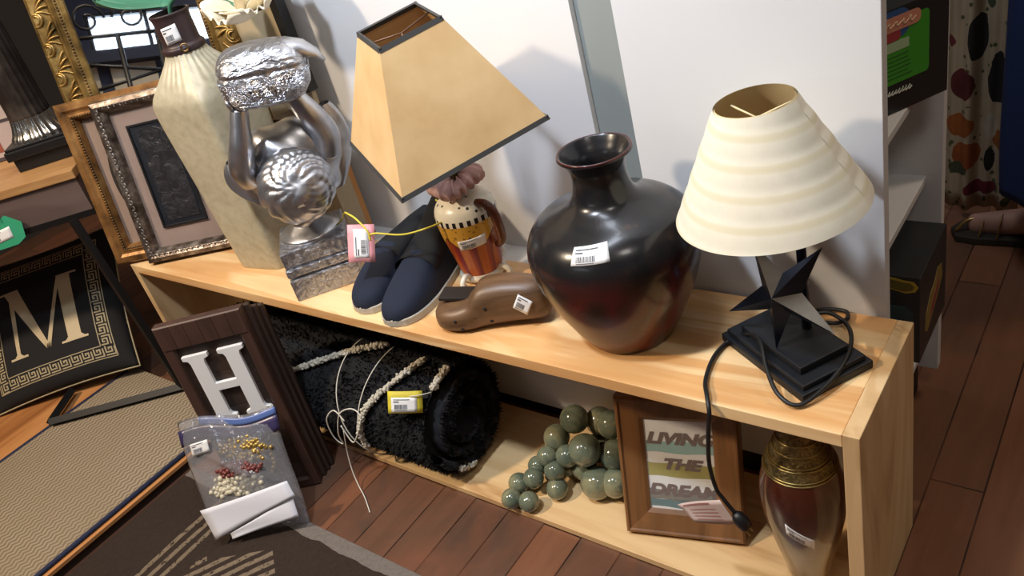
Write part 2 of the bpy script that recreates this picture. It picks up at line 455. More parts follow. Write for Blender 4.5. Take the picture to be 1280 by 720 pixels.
def ctag(u, v, lift=0):
    p = Vector((-.226, 0, .170)).lerp(Vector((-.160, 0, .194)), u).lerp(Vector((-.250, 0, .192)).lerp(Vector((-.178, 0, .238)), u), v)
    return Vector((p.x, -.0185+.004*math.sin(3*u+v)-lift, p.z-.006*math.sin(PI*u)*(1-v)))+LT
g = MB(); g.grid(lambda a, b: ctag(a, b), 12, 5); go = g.build('cord_label', M['cord_tag'], t, solid=.0003); 
gi = MB(); gi.grid(lambda a, b: ctag(.08+.62*a, .84+.08*b, .0006), 8, 1)
for k in range(4): gi.grid(lambda a, b: ctag(.15+.6*a, .18+.15*k+.04*b, .0006), 8, 1)
gi.build('printing', simple('red_print', '#C08A84', .6), go)

# ------------------------------------------------------------------ painted jar lamp with square shade
def jar_mat():
    n = NT('painted_ceramic'); v = n.co(); s = n.sep(v); z = s[2]
    ang = n.math('ARCTAN2', s[1], s[0])
    def band(lo, hi): return n.math('MULTIPLY', n.math('GREATER_THAN', z, lo), n.math('LESS_THAN', z, hi))
    st = n.math('FRACT', n.math('MULTIPLY', ang, 10/(2*PI)))
    low = n.ramp(st, [(0, '#B25A2A'), (.3, '#96392B'), (.5, '#7C2F3A'), (.75, '#B4642F')], 'CONSTANT')
    zg = n.math('MULTIPLY', n.math('PINGPONG', n.math('MULTIPLY', ang, 7/PI), 1), .022)
    yel = n.math('GREATER_THAN', n.math('ADD', z, zg), .099)
    edge = n.math('LESS_THAN', n.math('ABSOLUTE', n.math('SUBTRACT', n.math('ADD', z, zg), .099)), .0012)
    c = n.mix(yel, low, '#D9A43A')
    dots = n.math('MULTIPLY', n.math('LESS_THAN', n.voro(v, 110), .23), yel)
    c = n.mix(n.math('MULTIPLY', dots, .7), c, '#6B4A1E'); c = n.mix(edge, c, '#241C16')
    ck = n.math('GREATER_THAN', n.math('FRACT', n.math('MULTIPLY', ang, 26/(2*PI))), .5)
    c = n.mix(band(.121, .131), c, n.mix(ck, '#EFE7D2', '#1D1B1A'))
    top = n.math('GREATER_THAN', z, .131); d2 = n.math('LESS_THAN', n.voro(v, 62), .17)
    c = n.mix(top, c, n.mix(d2, '#EDE5CC', '#3A332E'))
    n.col(c); n.set(.3); return n.m
M['jar'] = jar_mat()
JB = Vector((-.690, .184, H))
t = thing('painted_jar_lamp', 'table lamp with a brightly painted jar base and square tan paper shade', 'lamp', JB)
jp = smooth_prof([(.032, .012), (.037, .018), (.043, .05), (.050, .09), (.053, .118), (.0525, .132), (.047, .146), (.034, .157), (.022, .162), (.014, .165)], 6)
MB().lathe(jp, 64).build('jar_body', M['jar'], t)
M['ivory'] = simple('ivory_ceramic', '#DDD5C2', .35, var=.06)
f0 = MB().lathe(smooth_prof([(.036, .004), (.041, .006), (.042, .012), (.036, .017)], 4), 48)
f0.build('foot_ring', M['ivory'], t)
for k in range(4):
    a = R(-44+45+90*k); fb = MB()
    pts = [(.034*math.cos(a), .034*math.sin(a), .014), (.047*math.cos(a), .047*math.sin(a), .022), (.058*math.cos(a), .058*math.sin(a), .016), (.060*math.cos(a), .060*math.sin(a), .006), (.052*math.cos(a), .052*math.sin(a), .0045)]
    fb.tube(spline(pts, 5), .0048, 10); fb.build('foot', M['ivory'], t)
M['brown_glaze'] = simple('brown_handle_glaze', '#6E3A22', .3, var=.3, vs=40)
a0 = R(-14)
hpz = [(.042, .150), (.062, .150), (.072, .134), (.072, .105), (.066, .08), (.052, .066)]
hd = MB(); c2 = [(r*math.cos(a0+.25*k/5), r*math.sin(a0+.25*k/5), z) for k, (r, z) in enumerate(hpz)]
sp = spline(c2, 6); hd.tube(sp, [.0065+.002*math.sin(PI*i/(len(sp)-1)) for i in range(len(sp))], 12); hd.build('handle', M['brown_glaze'], t)
sticker(t, lathe_patch(jp, R(-78), R(-22), .078, .097, shear=.004), 5)
# gauze bow round the neck
M['gauze'] = simple('pink_gauze', '#E9BFB6', .9, var=.2, vs=60)
gz = MB()
def scr(u, v):
    a = 2*PI*u; b = 2*PI*v; k = 1+.22*math.sin(19*a+2*math.sin(b))+.1*math.sin(31*a+b); R_ = .028+.002*math.sin(5*a)
    return ((R_+.018*k*math.cos(b))*math.cos(a), (R_+.018*k*math.cos(b))*math.sin(a), .184+.014*k*math.sin(b)+.006*math.sin(2*a+1))
gz.grid(scr, 160, 14, wrapu=True)
def frill(r0, r1, z0, z1, k, ph):
    gz.grid(lambda u, v: ((r0+(r1-r0)*v+.004*math.sin(k*2*PI*u+ph)*v)*math.cos(2*PI*u), (r0+(r1-r0)*v+.004*math.sin(k*2*PI*u+ph)*v)*math.sin(2*PI*u), z0+(z1-z0)*v+.005*math.sin(k*2*PI*u)*v), 120, 5, wrapu=True)
gz.build('gauze_frill', M['gauze'], t)
scn = Vector((-.653, .155, .674))-JB
es = Euler((.155, -.024, .278)).to_matrix().to_4x4(); mS = T(*scn) @ es
top_in = mS @ Vector((0, 0, .02))
MB().tube(spline([(0, 0, .16), (.003, -.002, .2), tuple(top_in.lerp(Vector((.003, -.002, .2)), .4)), tuple(top_in)], 6), .009, 14).build('neck', simple('brass_neck', '#8B7A55', .35, .8), t)
A, B_, HH = .245/2**.5, .097/2**.5, .179
def paper():
    n = NT('tan_shade_paper'); v = n.co(); f = n.noise(v, 14, 4)
    n.col(n.ramp(f, [(.3, '#D7B481'), (.6, '#CBA571'), (.8, '#BF9966')])); n.set(.75)
    n.bump(n.noise(v, 120, 2), .05, .001); return n.m
M['paper'] = paper(); M['trim'] = simple('charcoal_trim', '#3B3936', .8, var=.1)
sq = [(-1, 0), (0, -1), (1, 0), (0, 1)]
s = MB(); vs = [(x*A, y*A, 0) for x, y in sq]+[(x*B_, y*B_, HH) for x, y in sq]
s.add(vs, [(i, (i+1) % 4, (i+1) % 4+4, i+4) for i in range(4)])
so = s.build('lamp_shade', M['paper'], t, solid=.0012); so.matrix_local = mS
def strip(tr, p, q, w, h, up):
    p, q, up = Vector(p), Vector(q), Vector(up).normalized(); d = (q-p).normalized(); nn = d.cross(up).normalized()
    vv = []
    for e in (p-d*w/2, q+d*w/2):
        for a_, b_ in ((-1, -1), (1, -1), (1, 1), (-1, 1)): vv.append(e+nn*a_*w/2+up*(b_*h/2))
    tr.add(vv, [(0, 1, 2, 3), (4, 7, 6, 5), (0, 4, 5, 1), (1, 5, 6, 2), (2, 6, 7, 3), (3, 7, 4, 0)])
t1, t2 = MB(), MB()
for i in range(4):
    x0, y0 = sq[i]; x1, y1 = sq[(i+1) % 4]
    upb = Vector(((x0+x1)/2*(B_-A), (y0+y1)/2*(B_-A), HH))
    strip(t1, (x0*(A-.001), y0*(A-.001), .002), (x1*(A-.001), y1*(A-.001), .002), .0034, .0075, upb)
    strip(t2, (x0*B_, y0*B_, HH-.002), (x1*B_, y1*B_, HH-.002), .0034, .0075, upb)
t1.build('lower_trim', M['trim'], so); t2.build('upper_trim', M['trim'], so)
wi = MB()
wi.tube([(-B_*.5, -B_*.5, HH-.004), (0, 0, HH-.012), (B_*.5, B_*.5, HH-.004)], .0012, 6).tube([(0, 0, HH-.012), (0, 0, .02)], .002, 6)
wi.build('shade_wire', simple('shade_wire', '#6B4B35', .4, .5), so)

# ------------------------------------------------------------------ wooden shoe last
M['last'] = wood('old_shoe_last_wood', '#71543A', '#5F452D', '#38281A', 'X', .42, 3)
t = thing('wooden_shoe_last', 'worn brown wooden shoe last lying in front of the painted jar lamp', 'shoe last', (-.578, .073, H), (0, 0, R(20)))
sec = [(-.098, .004, .012, .028), (-.092, .022, .003, .037), (-.075, .033, .0, .043), (-.05, .037, .0, .047), (-.03, .036, .0, .054), (-.012, .034, .001, .074), (.015, .033, .004, .079), (.045, .031, .006, .078), (.075, .028, .007, .073), (.092, .02, .012, .064), (.097, .004, .03, .05)]
ss = spline([Vector((a, b, c)) for a, b, c, d in sec], 4); s4 = spline([Vector((a, d, 0)) for a, b, c, d in sec], 4)
def lastfn(u, v):
    i = min(int(v*(len(ss)-1)+.5), len(ss)-1); x, hw, z0 = ss[i]; z1 = s4[i].y; a = 2*PI*u
    ca, sa = math.cos(a), math.sin(a); e = .75
    return (x, hw*math.copysign(abs(ca)**e, ca)-.02*math.exp(-((x+.06)/.05)**2)*.3, (z0+z1)/2+(z1-z0)/2*math.copysign(abs(sa)**e, sa))
MB().grid(lastfn, 40, len(ss)-1, wrapu=True).build('last_body', M['last'], t)
M['hole'] = simple('nail_hole', '#1C120B', .8)
for x, z in ((-.052, .028), (-.02, .03), (-.045, .012), (.0, .045), (.004, .02)):
    zc = .022 if x < -.03 else .04; hw = .037 if x < -.03 else .034; q = min(1, abs(z-zc)/(.024 if x < -.03 else .037))
    MB().ball((x, -hw*(1-q**2.6)**.385-.006*math.exp(-((x+.06)/.05)**2)+.0008, z), .0034, 10, 6, None, (1, .6, 1)).build('nail_hole', M['hole'], t)
MB().box(-.088, -.03, -.012, .022, .044, .05, Matrix.Rotation(R(3), 4, 'Y'), .002).build('leather_patch', simple('dark_leather', '#241B15', .6), t)
def lst(u, v, lift=0):
    p, q = u-.5, v-.5; return (.062+.020*p+.013*q, -.0316-lift+.003*q, .047+.022*q-.015*p)
sticker(t, lst, 8)

# ------------------------------------------------------------------ navy shoes
M['canvas'] = simple('navy_canvas', '#141D31', .9, var=.15, vs=30, bump=.4, bs=500, bd=.0006)
M['elastic'] = simple('black_lining', '#0B0B0D', .9, var=.1)
M['sole'] = simple('grey_rubber_sole', '#B9B1A2', .7, var=.1)
def shoe(label, loc, yaw, mir, hback):
    t = thing('slip_on_shoe', label, 'shoe', loc, (0, 0, yaw), 'pair of navy slip-on shoes')
    # half width, height of upper along the shoe, toe at y=0, heel at y=.245
    W = [(0, .003), (.002, .012), (.006, .020), (.014, .0285), (.028, .036), (.05, .041), (.08, .0425), (.13, .038), (.17, .034), (.21, .033), (.235, .025), (.242, .015), (.245, .004)]
    Hh = [(0, .018), (.002, .024), (.006, .030), (.014, .036), (.028, .043), (.05, .052), (.09, .068), (.12, .080), (.15, .072), (.19, .070), (.225, .07), (.24, .06), (.245, .035)]
    def f(tab, y):
        for (a, b), (c, d) in zip(tab, tab[1:]):
            if a <= y <= c: return b+(d-b)*(y-a)/(c-a)
        return tab[-1][1]
    def g(tab, y):
        h_ = min(.006, y*.5); return (f(tab, max(0, y-h_))+2*f(tab, y)+f(tab, min(.245, y+h_)))/4
    def cx(y): return mir*.006*math.sin(PI*y/.245)
    def up(u, v):
        y = .245*(v**1.6) ; w = g(W, y); h = g(Hh, y); a = PI*u; ca = math.cos(a); sa = math.sin(a)
        x = -w*math.copysign(abs(ca)**.7, ca); z = .012+(h-.012)*(sa**.75)
        if y > .118:   # foot opening: centre of the top dips inside
            k = min(1, (y-.118)/.02)*min(1, max(0, (.232-y)/.012)); inn = max(0, (abs(x)/w-.72)) if w > 0 else 0
            if abs(x) < .74*w: z = z-k*(z-.03)*.35
        return (x+cx(y), y, z)
    MB().grid(up, 56, 60).build('upper', M['canvas'], t)
    # black elastic collar rising from the end of the vamp to the tall heel
    ln_ = MB()
    def hood(u, v):
        y = .104+.136*v; a = PI*u; ca, sa = math.cos(a), math.sin(a)
        w = (g(W, min(y, .236))*.97+.0015)*(1-.25*v); top = .073+(hback-.073)*(v**1.25)
        lo = .050+.012*v
        return (w*math.copysign(abs(ca)**.8, ca)+cx(y), y-.008*(1-v)*abs(ca), lo+(top-lo)*(sa**.8)+.0015)
    ln_.grid(hood, 28, 20)
    ln_.grid(lambda u, v: Vector(hood(u, 1)).lerp(Vector((cx(.24), .243, .03)), v)+Vector((0, .004*math.sin(PI*v), 0)), 28, 6)
    ln_.build('elastic_collar', M['elastic'], t)
    so = MB(); ring = []
    for k in range(40):
        v = k/39; y = .245*v; ring.append((g(W, y)+.003+cx(y), y))
    for k in range(39, -1, -1):
        v = k/39; y = .245*v; ring.append((-(g(W, y)+.003)+cx(y), y))
    so.prism(ring, 0, .014, None, 'XY'); so.build('sole', M['sole'], t, bevel=.002)
    return t
shoe('navy canvas slip-on shoe nearer the wooden last, with tall black heel', (-.747, .0, H), R(11.5), 1, .132)
shoe('navy canvas slip-on shoe nearer the silver statue, partly behind its mate', (-.836, .013, H), R(5), -1, .082)
# ------------------------------------------------------------------ frames leaning at the left end of the bench
def frame_sweep(mb, w, h, prof, mat=None):
    """prof: (inset, y) pairs from the outer back edge round the front to the inner edge; y negative = towards viewer"""
    rings = []
    for d, y in prof:
        rings.append([(d, y, d), (w-d, y, d), (w-d, y, h-d), (d, y, h-d)])
    vs = [p for r in rings for p in r]; fs = []
    for j in range(len(rings)-1):
        for i in range(4): fs.append((j*4+i, j*4+(i+1) % 4, (j+1)*4+(i+1) % 4, (j+1)*4+i))
    return mb.add(vs, fs, mat)
def bead_row(mb, w, h, d, y, step, r, sc=(1, 1, 1), nu=8, nv=5):
    k = int((w-2*d)/step)
    for i in range(k+1):
        x = d+(w-2*d)*i/k
        mb.ball((x, y, d), r, nu, nv, None, sc); mb.ball((x, y, h-d), r, nu, nv, None, sc)
    k = int((h-2*d)/step)
    for i in range(1, k):
        z = d+(h-2*d)*i/k
        mb.ball((d, y, z), r, nu, nv, None, sc); mb.ball((w-d, y, z), r, nu, nv, None, sc)
def metal_paint(name, a, b, c, rough=.35, metal=.7, scale=25, bump=.3, bs=90):
    n = NT(name); v = n.co(); f = n.noise(v, scale, 4)
    n.col(n.ramp(f, [(.3, a), (.5, b), (.72, c)])); n.set(rough, metal); n.bump(n.noise(v, bs, 3), bump, .002); return n.m
M['gold'] = metal_paint('gold_leaf', '#BFA266', '#9A7C46', '#544224', .36, .75)
M['gold_wood'] = metal_paint('antique_gold_wood', '#B58A55', '#93683A', '#553A20', .38, .45)
M['gold_dark'] = metal_paint('dark_gold', '#8A6A3C', '#5E4526', '#2E2114', .45, .6)
M['pewter'] = metal_paint('worn_pewter', '#A59C93', '#6A5F57', '#3A302A', .35, .7, 45, .8, 120)
M['mat_board'] = simple('mottled_mat_board', '#A08878', .75, var=.2, vs=9)
M['mat_board2'] = simple('rosy_mat_board', '#9E8A80', .7, var=.14, vs=12)
def fr_loc(x, y, z): return (x, y, z)
# gold frame with oval picture
W1, H1 = .29, .366
t = thing('picture_frame', 'gold picture frame with oval picture and tan mat, leaning behind the pewter frame', 'picture frame', (-1.622, -.013, H+.005), (-.209, 0, .5814), 'leaning framed pictures')
fm = MB(); frame_sweep(fm, W1, H1, [(0, .022), (0, -.004), (.004, -.009), (.016, -.010), (.022, -.006), (.026, -.006), (.030, -.009), (.036, -.003), (.040, .006), (.040, .012)])
fm.build('frame', M['gold_wood'], t)
bd = MB(); bead_row(bd, W1, H1, .0325, -.0065, .0062, .0034, (1, .8, 1)); bd.build('beading', M['gold_dark'], t)
MB().box(.038, W1-.038, .011, .014, .038, H1-.038).build('mat_board', M['mat_board'], t)
MB().box(.005, W1-.005, .0145, .02, .005, H1-.005).build('backing', M['black'], t)
ov = [(.145+.084*math.cos(2*PI*k/48), .185+.125*math.sin(2*PI*k/48)) for k in range(48)]
ov2 = [(.145+.076*math.cos(2*PI*k/48), .185+.116*math.sin(2*PI*k/48)) for k in range(48)]
MB().prism(ov, .0085, .011).build('oval_border', simple('brown_oval_border', '#2E2620', .5), t)
MB().prism(ov2, .0075, .0085).build('picture', simple('dark_picture', '#6B6058', .4, var=.4, vs=30), t)
# pewter frame
W2, H2 = .222, .36
t = thing('picture_frame', 'ornate worn pewter picture frame with a dark relief picture, front one at the bench end', 'picture frame', (-1.528, .015, H+.0045), (-.225, 0, .575), 'leaning framed pictures')
fm = MB(); frame_sweep(fm, W2, H2, [(0, .013), (0, -.004), (.003, -.012), (.012, -.016), (.020, -.012), (.026, -.004), (.029, .003), (.029, .007)])
fm.build('frame', M['pewter'], t)
bd = MB(); rr = random.Random(3)
def scrolls(mb, w, h, d, y, step, size):
    for (ax_, n_) in (('x', int((w-2*d)/step)), ('z', int((h-2*d)/step))):
        ln = (w if ax_ == 'x' else h)-2*d
        for i in range(n_):
            c = d+ln*(i+.5)/n_
            for side in (0, 1):
                o = d if side == 0 else ((h if ax_ == 'x' else w)-d)
                pts = []
                for k in range(10):
                    a = k/9*4.2+rr.random()*.2; r = size*(1-.55*k/9)
                    p, q = c+r*math.cos(a), o+r*math.sin(a)*.8
                    pts.append((p, y, q) if ax_ == 'x' else (q, y, p))
                mb.tube(pts, [size*.16+size*.12*math.sin(PI*k/9) for k in range(10)], 6)
scrolls(bd, W2, H2, .016, -.0145, .013, .0058); bd.build('carved_scrolls', metal_paint('bright_pewter', '#C9C3BC', '#97908A', '#5A524C', .3, .8), t)
MB().box(.027, W2-.027, .007, .0095, .027, H2-.027).build('mat_board', M['mat_board2'], t)
MB().box(.004, W2-.004, .0096, .0125, .004, H2-.004).build('backing', M['black'], t)
px0, px1, pz0, pz1 = .058, W2-.058, .07, H2-.062
def relief():
    n = NT('dark_relief_picture'); v = n.co(); f = n.voro(v, 38, feature='SMOOTH_F1'); g = n.noise(v, 45, 4, .6, 1.5)
    n.col(n.ramp(g, [(.3, '#1E1D20'), (.6, '#2E2D31'), (.8, '#45433F')])); n.set(.35); n.bump(n.mix(.5, f, g), .9, .006); return n.m
pp = MB().box(px0, px1, .005, .007, pz0, pz1).build('picture', simple('slate_picture_ground', '#23262D', .3, var=.1), t)
MB().box(px0+.018, px1-.012, .0035, .005, pz0+.014, pz1-.012).build('relief', relief(), pp)
ri = MB(); frame_sweep(ri, px1-px0, pz1-pz0, [(0, .006), (0, .0018), (.004, .0018), (.005, .006)], T(px0, 0, pz0)); ri.build('inner_border', M['black'], pp)
gl = NT('picture_glass'); gl.col('#FFFFFF').set(.02, 0, Transmission_Weight=1.0, IOR=1.02); gl.b.inputs['Alpha'].default_value = .12
MB().box(.027, W2-.027, .0005, .0015, .027, H2-.027).build('glass', gl.m, t)

# big gilt mirror behind them
WM, HM = .44, .82
n_ = Vector((-math.sin(.5814), math.cos(.5814), 0))
mpos = Vector((-1.622, -.013, H+.01))+n_*.046
t = thing('gilt_mirror', 'large mirror in a wide carved gold frame standing behind the gold picture frame', 'mirror', mpos, (-.215, 0, .5814))
fm = MB(); frame_sweep(fm, WM, HM, [(0, .02), (0, -.002), (.004, -.010), (.012, -.014), (.030, -.010), (.045, -.006), (.052, -.010), (.055, -.014), (.058, -.010), (.061, -.013), (.064, -.008), (.072, -.004), (.078, .004), (.078, .010)])
fm.build('frame', M['gold'], t)
ac = MB()
def acanth(mb, x, z, s, sx):
    # one C-scroll with leaf ribs, running along the rail
    for r0, ph, ln in ((.017, 0, 4.6), (.010, .5, 4.0)):
        pts = [(x+sx*(-.004+r0*(1-.5*k/13)*math.cos(ph+ln*k/13-2.2)), -.0135, z+s*r0*(1-.5*k/13)*math.sin(ph+ln*k/13-2.2)) for k in range(14)]
        mb.tube(pts, [.0012+.0022*math.sin(PI*(k+1)/15) for k in range(14)], 7)
    for k in range(4):
        a = .25+.32*k
        pts = [(x+sx*(-.002+.034*q*math.cos(a*.55)), -.0125+.003*q, z+s*(.012+.010*k*q+.030*q*math.sin(a)-.018*q*q)) for q in [i/7 for i in range(8)]]
        mb.tube(pts, [.0008+.0020*math.sin(PI*(i+1)/9) for i in range(8)], 6)
z = .03
while z < HM-.03:
    acanth(ac, .021, z, 1, 1); acanth(ac, WM-.021, z, 1, -1); z += .062
mr = Matrix(((0, 0, 1, 0), (0, 1, 0, 0), (1, 0, 0, 0), (0, 0, 0, 1)))
tmp = MB(); z = .06
while z < WM-.06:
    acanth(tmp, .021, z, 1, 1); acanth(tmp, HM-.021, z, 1, -1); z += .062
ac.add([mr @ p for p in tmp.v], tmp.f, None, True)
ac.build('carved_leaves', M['gold'], t)
bd = MB(); bead_row(bd, WM, HM, .068, -.0065, .0066, .003, (1, .8, 1), 7, 4); bd.build('beading', M['gold_dark'], t)
mg = NT('mirror_glass'); mg.col('#E4E8EE').set(.015, 1.0)
MB().box(.076, WM-.076, .008, .012, .076, HM-.076).build('mirror_glass', mg.m, t)
MB().box(.004, WM-.004, .0125, .018, .004, HM-.004).build('backing', M['black'], t)

# ------------------------------------------------------------------ tall cream vase
VB = (-1.212, .133, H)
t = thing('tall_square_vase', 'tall cream square-shouldered vase with a dark leather collar, beside the leaning frames', 'vase', VB, (0, 0, R(8.7)))
def cream():
    n = NT('mottled_cream_glaze'); v = n.co(); f = n.noise(v, 10, 5, .6); g = n.noise(v, 70, 3)
    n.col(n.mix(.5, n.ramp(f, [(.35, '#BDB498'), (.6, '#A89E82'), (.75, '#8E856A')]), n.ramp(g, [(.4, '#BAB096'), (.7, '#9A9078')])))
    n.set(.42); n.bump(g, .2, .002); return n.m
vz = [(.000, .0575, 9), (.01, .0595, 9), (.10, .0645, 9), (.20, .069, 9), (.30, .0735, 10), (.352, .0755, 9), (.372, .073, 7), (.392, .064, 4.5), (.412, .052, 3.4), (.43, .041, 2.6), (.445, .036, 2)]
zz = spline([Vector(p) for p in vz], 4)
def sq_pt(hw, e, a, k=0):
    ca, sa = math.cos(a), math.sin(a); r = hw/((abs(ca)**e+abs(sa)**e)**(1/e)); r *= 1+k
    return r*ca, r*sa
def vf(u, v):
    i = min(int(v*(len(zz)-1)+.5), len(zz)-1); z, hw, e = zz[i]; a = 2*PI*u
    k = 0
    if z > .36: k = -.045*min(1, max(0, (z-.375)/.05))*(.5+.5*math.cos(26*a))
    x, y = sq_pt(hw, e, a, k); return (x, y, z)
b = MB(); b.grid(vf, 208, len(zz)-1, wrapu=True); b.f.append(list(range(208))[::-1]); b.sm.append(False)
b.build('vase_body', cream(), t)
M['leather'] = simple('dark_brown_leather', '#3B2A2A', .45, var=.2, vs=30)
cpz = smooth_prof([(.0355, .440), (.039, .443), (.0395, .451), (.0345, .457), (.034, .475), (.034, .50), (.0365, .508), (.036, .511), (.033, .511), (.031, .505)], 4)
MB().lathe(cpz, 48, capb=False).build('collar', M['leather'], t)
sticker(t, lathe_patch(cpz, R(-86), R(-36), .462, .492, shear=.004), 11)
rg = MB(); rg.tube([(.0065*math.cos(a*PI/10), 0, .0065*math.sin(a*PI/10)) for a in range(20)], .0015, 7, T(.032, -.026, .452) @ Matrix.Rotation(R(40), 4, 'Z'), closed=True)
rg.build('collar_ring', simple('brass_ring', '#A08050', .3, .9), t)

# silk flower standing in the vase
M['petal'] = simple('cream_silk_petal', '#E6D9BD', .8, var=.1, vs=14)
M['leaf'] = simple('green_silk_leaf', '#3E7A5E', .6, var=.2, vs=10)
t = thing('silk_flower', 'large cream silk flower with green leaf standing in the tall cream vase', 'artificial flower', (VB[0], VB[1], VB[2]+.37))
MB().tube(spline([(0, 0, 0), (.0, 0, .10), (.02, .0, .155), (.08, .02, .165), (.142, .052, .118)], 6), .004, 8).build('stem', M['leaf'], t)
def petal(mb, base, dirv, up, ln, wd, cup):
    d = Vector(dirv).normalized(); u_ = Vector(up); u_ = (u_-d*u_.dot(d)).normalized(); s_ = d.cross(u_)
    def f(u, v):
        w = wd*math.sin(PI*min(.97, .08+.86*v))**.6; x = (u-.5)*2
        return Vector(base)+d*ln*v+s_*w*x*.5+u_*(cup*(x*x*.5*w+ .9*ln*v*v*.5)+.006*math.sin(9*x+4*v)*v)
    mb.grid(f, 12, 10)
fc = Vector((.150, .055, .112))
for k, (dv, up, ln, wd, cu) in enumerate([((.25, -1, -.1), (.3, .1, 1), .07, .09, .6), ((1, -.5, -.05), (0, 0, 1), .075, .085, .5), ((-.85, -.55, -.05), (0, 0, 1), .062, .075, .6), ((.7, .9, .2), (0, 0, 1), .075, .085, .6), ((-.5, .9, .3), (0, 0, 1), .075, .08, .6), ((.1, -.5, .6), (.3, .9, .6), .065, .075, .8), ((.5, .3, .8), (-.3, -.5, .8), .06, .07, .8)]):
    p = MB(); petal(p, fc, dv, up, ln*1.18, wd*1.25, cu*.8); p.build('petal', M['petal'], t, solid=.0012)
lf = MB(); petal(lf, (.0, 0, .15), (-1, -.35, .12), (0, 0, 1), .14, .075, .25); lf.build('leaf', M['leaf'], t, solid=.001)
lf = MB(); petal(lf, (.0, 0, .15), (-.1, 1, .4), (0, 0, 1), .10, .055, .25); lf.build('leaf', M['leaf'], t, solid=.001)

# ------------------------------------------------------------------ silver statue
def silver():
    n = NT('antiqued_silver'); v = n.co(); f = n.noise(v, 22, 4)
    n.col(n.ramp(f, [(.3, '#C8C9CD'), (.6, '#ACACB0'), (.8, '#777573')])); n.set(.33, .9); n.bump(n.noise(v, 70, 3), .12, .002); return n.m
def silver_rough():
    n = NT('embossed_silver'); v = n.co(); f = n.noise(v, 60, 4, .6, 2)
    n.col(n.ramp(f, [(.35, '#C2C3C9'), (.6, '#98989E'), (.75, '#5E5C5A')])); n.set(.36, .85); n.bump(f, .9, .004); return n.m
def swirl():
    n = NT('swirl_embossed_silver'); v = n.co(); f = n.noise(v, 26, 2, .5, 4.5)
    q = n.math('ABSOLUTE', n.math('SUBTRACT', n.math('FRACT', n.math('MULTIPLY', f, 7)), .5))
    n.col(n.ramp(q, [(.08, '#66656A'), (.2, '#CFD0D6')])); n.set(.25, .92); n.bump(q, 1, .004); return n.m
M['silver'] = silver(); M['silver_rough'] = silver_rough(); M['silver_swirl'] = swirl()
t = thing('silver_statue', 'silver curly-haired cherub bust statue holding up a draped bowl, on a square plinth', 'statue', (-1.011, .097, H), (0, 0, R(49.5)))
b = MB()
for (h_, z0, z1) in ((.064, 0, .045), (.060, .045, .05), (.064, .05, .066), (.060, .066, .070), (.062, .070, .100)):
    b.box(-h_, h_, -h_, h_, z0, z1, None, .003)
b.build('plinth', M['silver_rough'], t)
MB().lathe(smooth_prof([(.056, .1), (.057, .106), (.050, .112), (.038, .119), (.026, .128), (.022, .138), (.024, .148), (.034, .156)], 5), 48).build('socle', M['silver'], t)
# torso with shoulders behind the bowed head
MB().ball((.012, .022, .225), 1, 40, 24, None, (.092, .055, .085), lambda d: 1+.06*math.sin(7*d.x+5*d.z)).build('torso', M['silver'], t)
hc_ = Vector((.012, -.036, .205)); crown = Vector((.1, -.75, .35)).normalized(); e1 = crown.orthogonal().normalized(); e2 = crown.cross(e1)
def curls(d):
    th = math.acos(max(-1, min(1, d.dot(crown)))); ph = math.atan2(d.dot(e2), d.dot(e1))
    if th > 1.75: return .985
    w = min(1, th/.35)*min(1, (1.75-th)/.3)
    return 1+.07*w*abs(math.sin(4*ph+2.6*math.sin(3.4*th+ph)+1.8*math.sin(2*ph+1)+3*th))**.7+.03*w*abs(math.sin(9*ph-5*th+2*math.sin(4*th)))
hb = MB(); hb.ball(hc_, .0635, 110, 70, None, (1, 1.0, 1.0), curls)
hb.ball((.002, -.055, .152), .022, 20, 12, None, (1, .9, .8))
hd_ = hb.build('head', M['silver'], t)
def limb(name, pts, rad):
    sp = spline(pts, 6); rs = []
    for i in range(len(sp)):
        q = i/(len(sp)-1)*(len(rad)-1); k = min(int(q), len(rad)-2); rs.append(rad[k]+(rad[k+1]-rad[k])*(q-k))
    return MB().tube(sp, rs, 16).build(name, M['silver'], t)
limb('arm', [(-.060, .0, .235), (-.062, -.022, .262), (-.048, -.035, .30), (-.036, -.036, .335), (-.026, -.034, .362)], [.026, .024, .021, .017, .015])
limb('arm', [(.078, .012, .235), (.088, -.0, .27), (.079, -.012, .31), (.066, -.012, .345), (.056, -.008, .372)], [.03, .027, .023, .018, .015])
# hands under the bowl
for sx, x, y in ((-1, -.022, -.036), (1, .052, -.010)):
    hm = MB(); hm.ball((x, y, .366), .014, 14, 10, None, (1.1, 1.0, .8))
    for k in range(4):
        dx = -.012+.008*k; hm.tube([(x+dx, y-.008, .366), (x+dx*1.2, y-.014, .376), (x+dx*1.3, y-.012, .385)], [.0042, .004, .003], 7)
    hm.tube([(x-sx*.010, y, .362), (x-sx*.018, y-.006, .372)], [.0045, .0035], 7)
    hm.build('hand', M['silver'], t)
def wing(sx, root, ln, name='wing'):
    mb = MB()
    def f(u, v):
        a = 2*PI*u; w = (.030 if sx < 0 else .036)*(math.sin(PI*min(.96, .16+.80*v)))**.6; x = root[0]+sx*(.022+(.044 if sx < 0 else .036)*math.sin(v*1.7))
        z = root[2]-.07+ln*v
        return (x+w*math.cos(a)*.9, root[1]+.014*math.sin(a)+.02*v+.0016*math.cos(a*4+5*v), z)
    mb.grid(f, 36, 24, wrapu=True); return mb.build(name, M['silver'], t)
wing(-1, (-.026, .030, .232), .095); wing(1, (.046, .035, .225), .15)
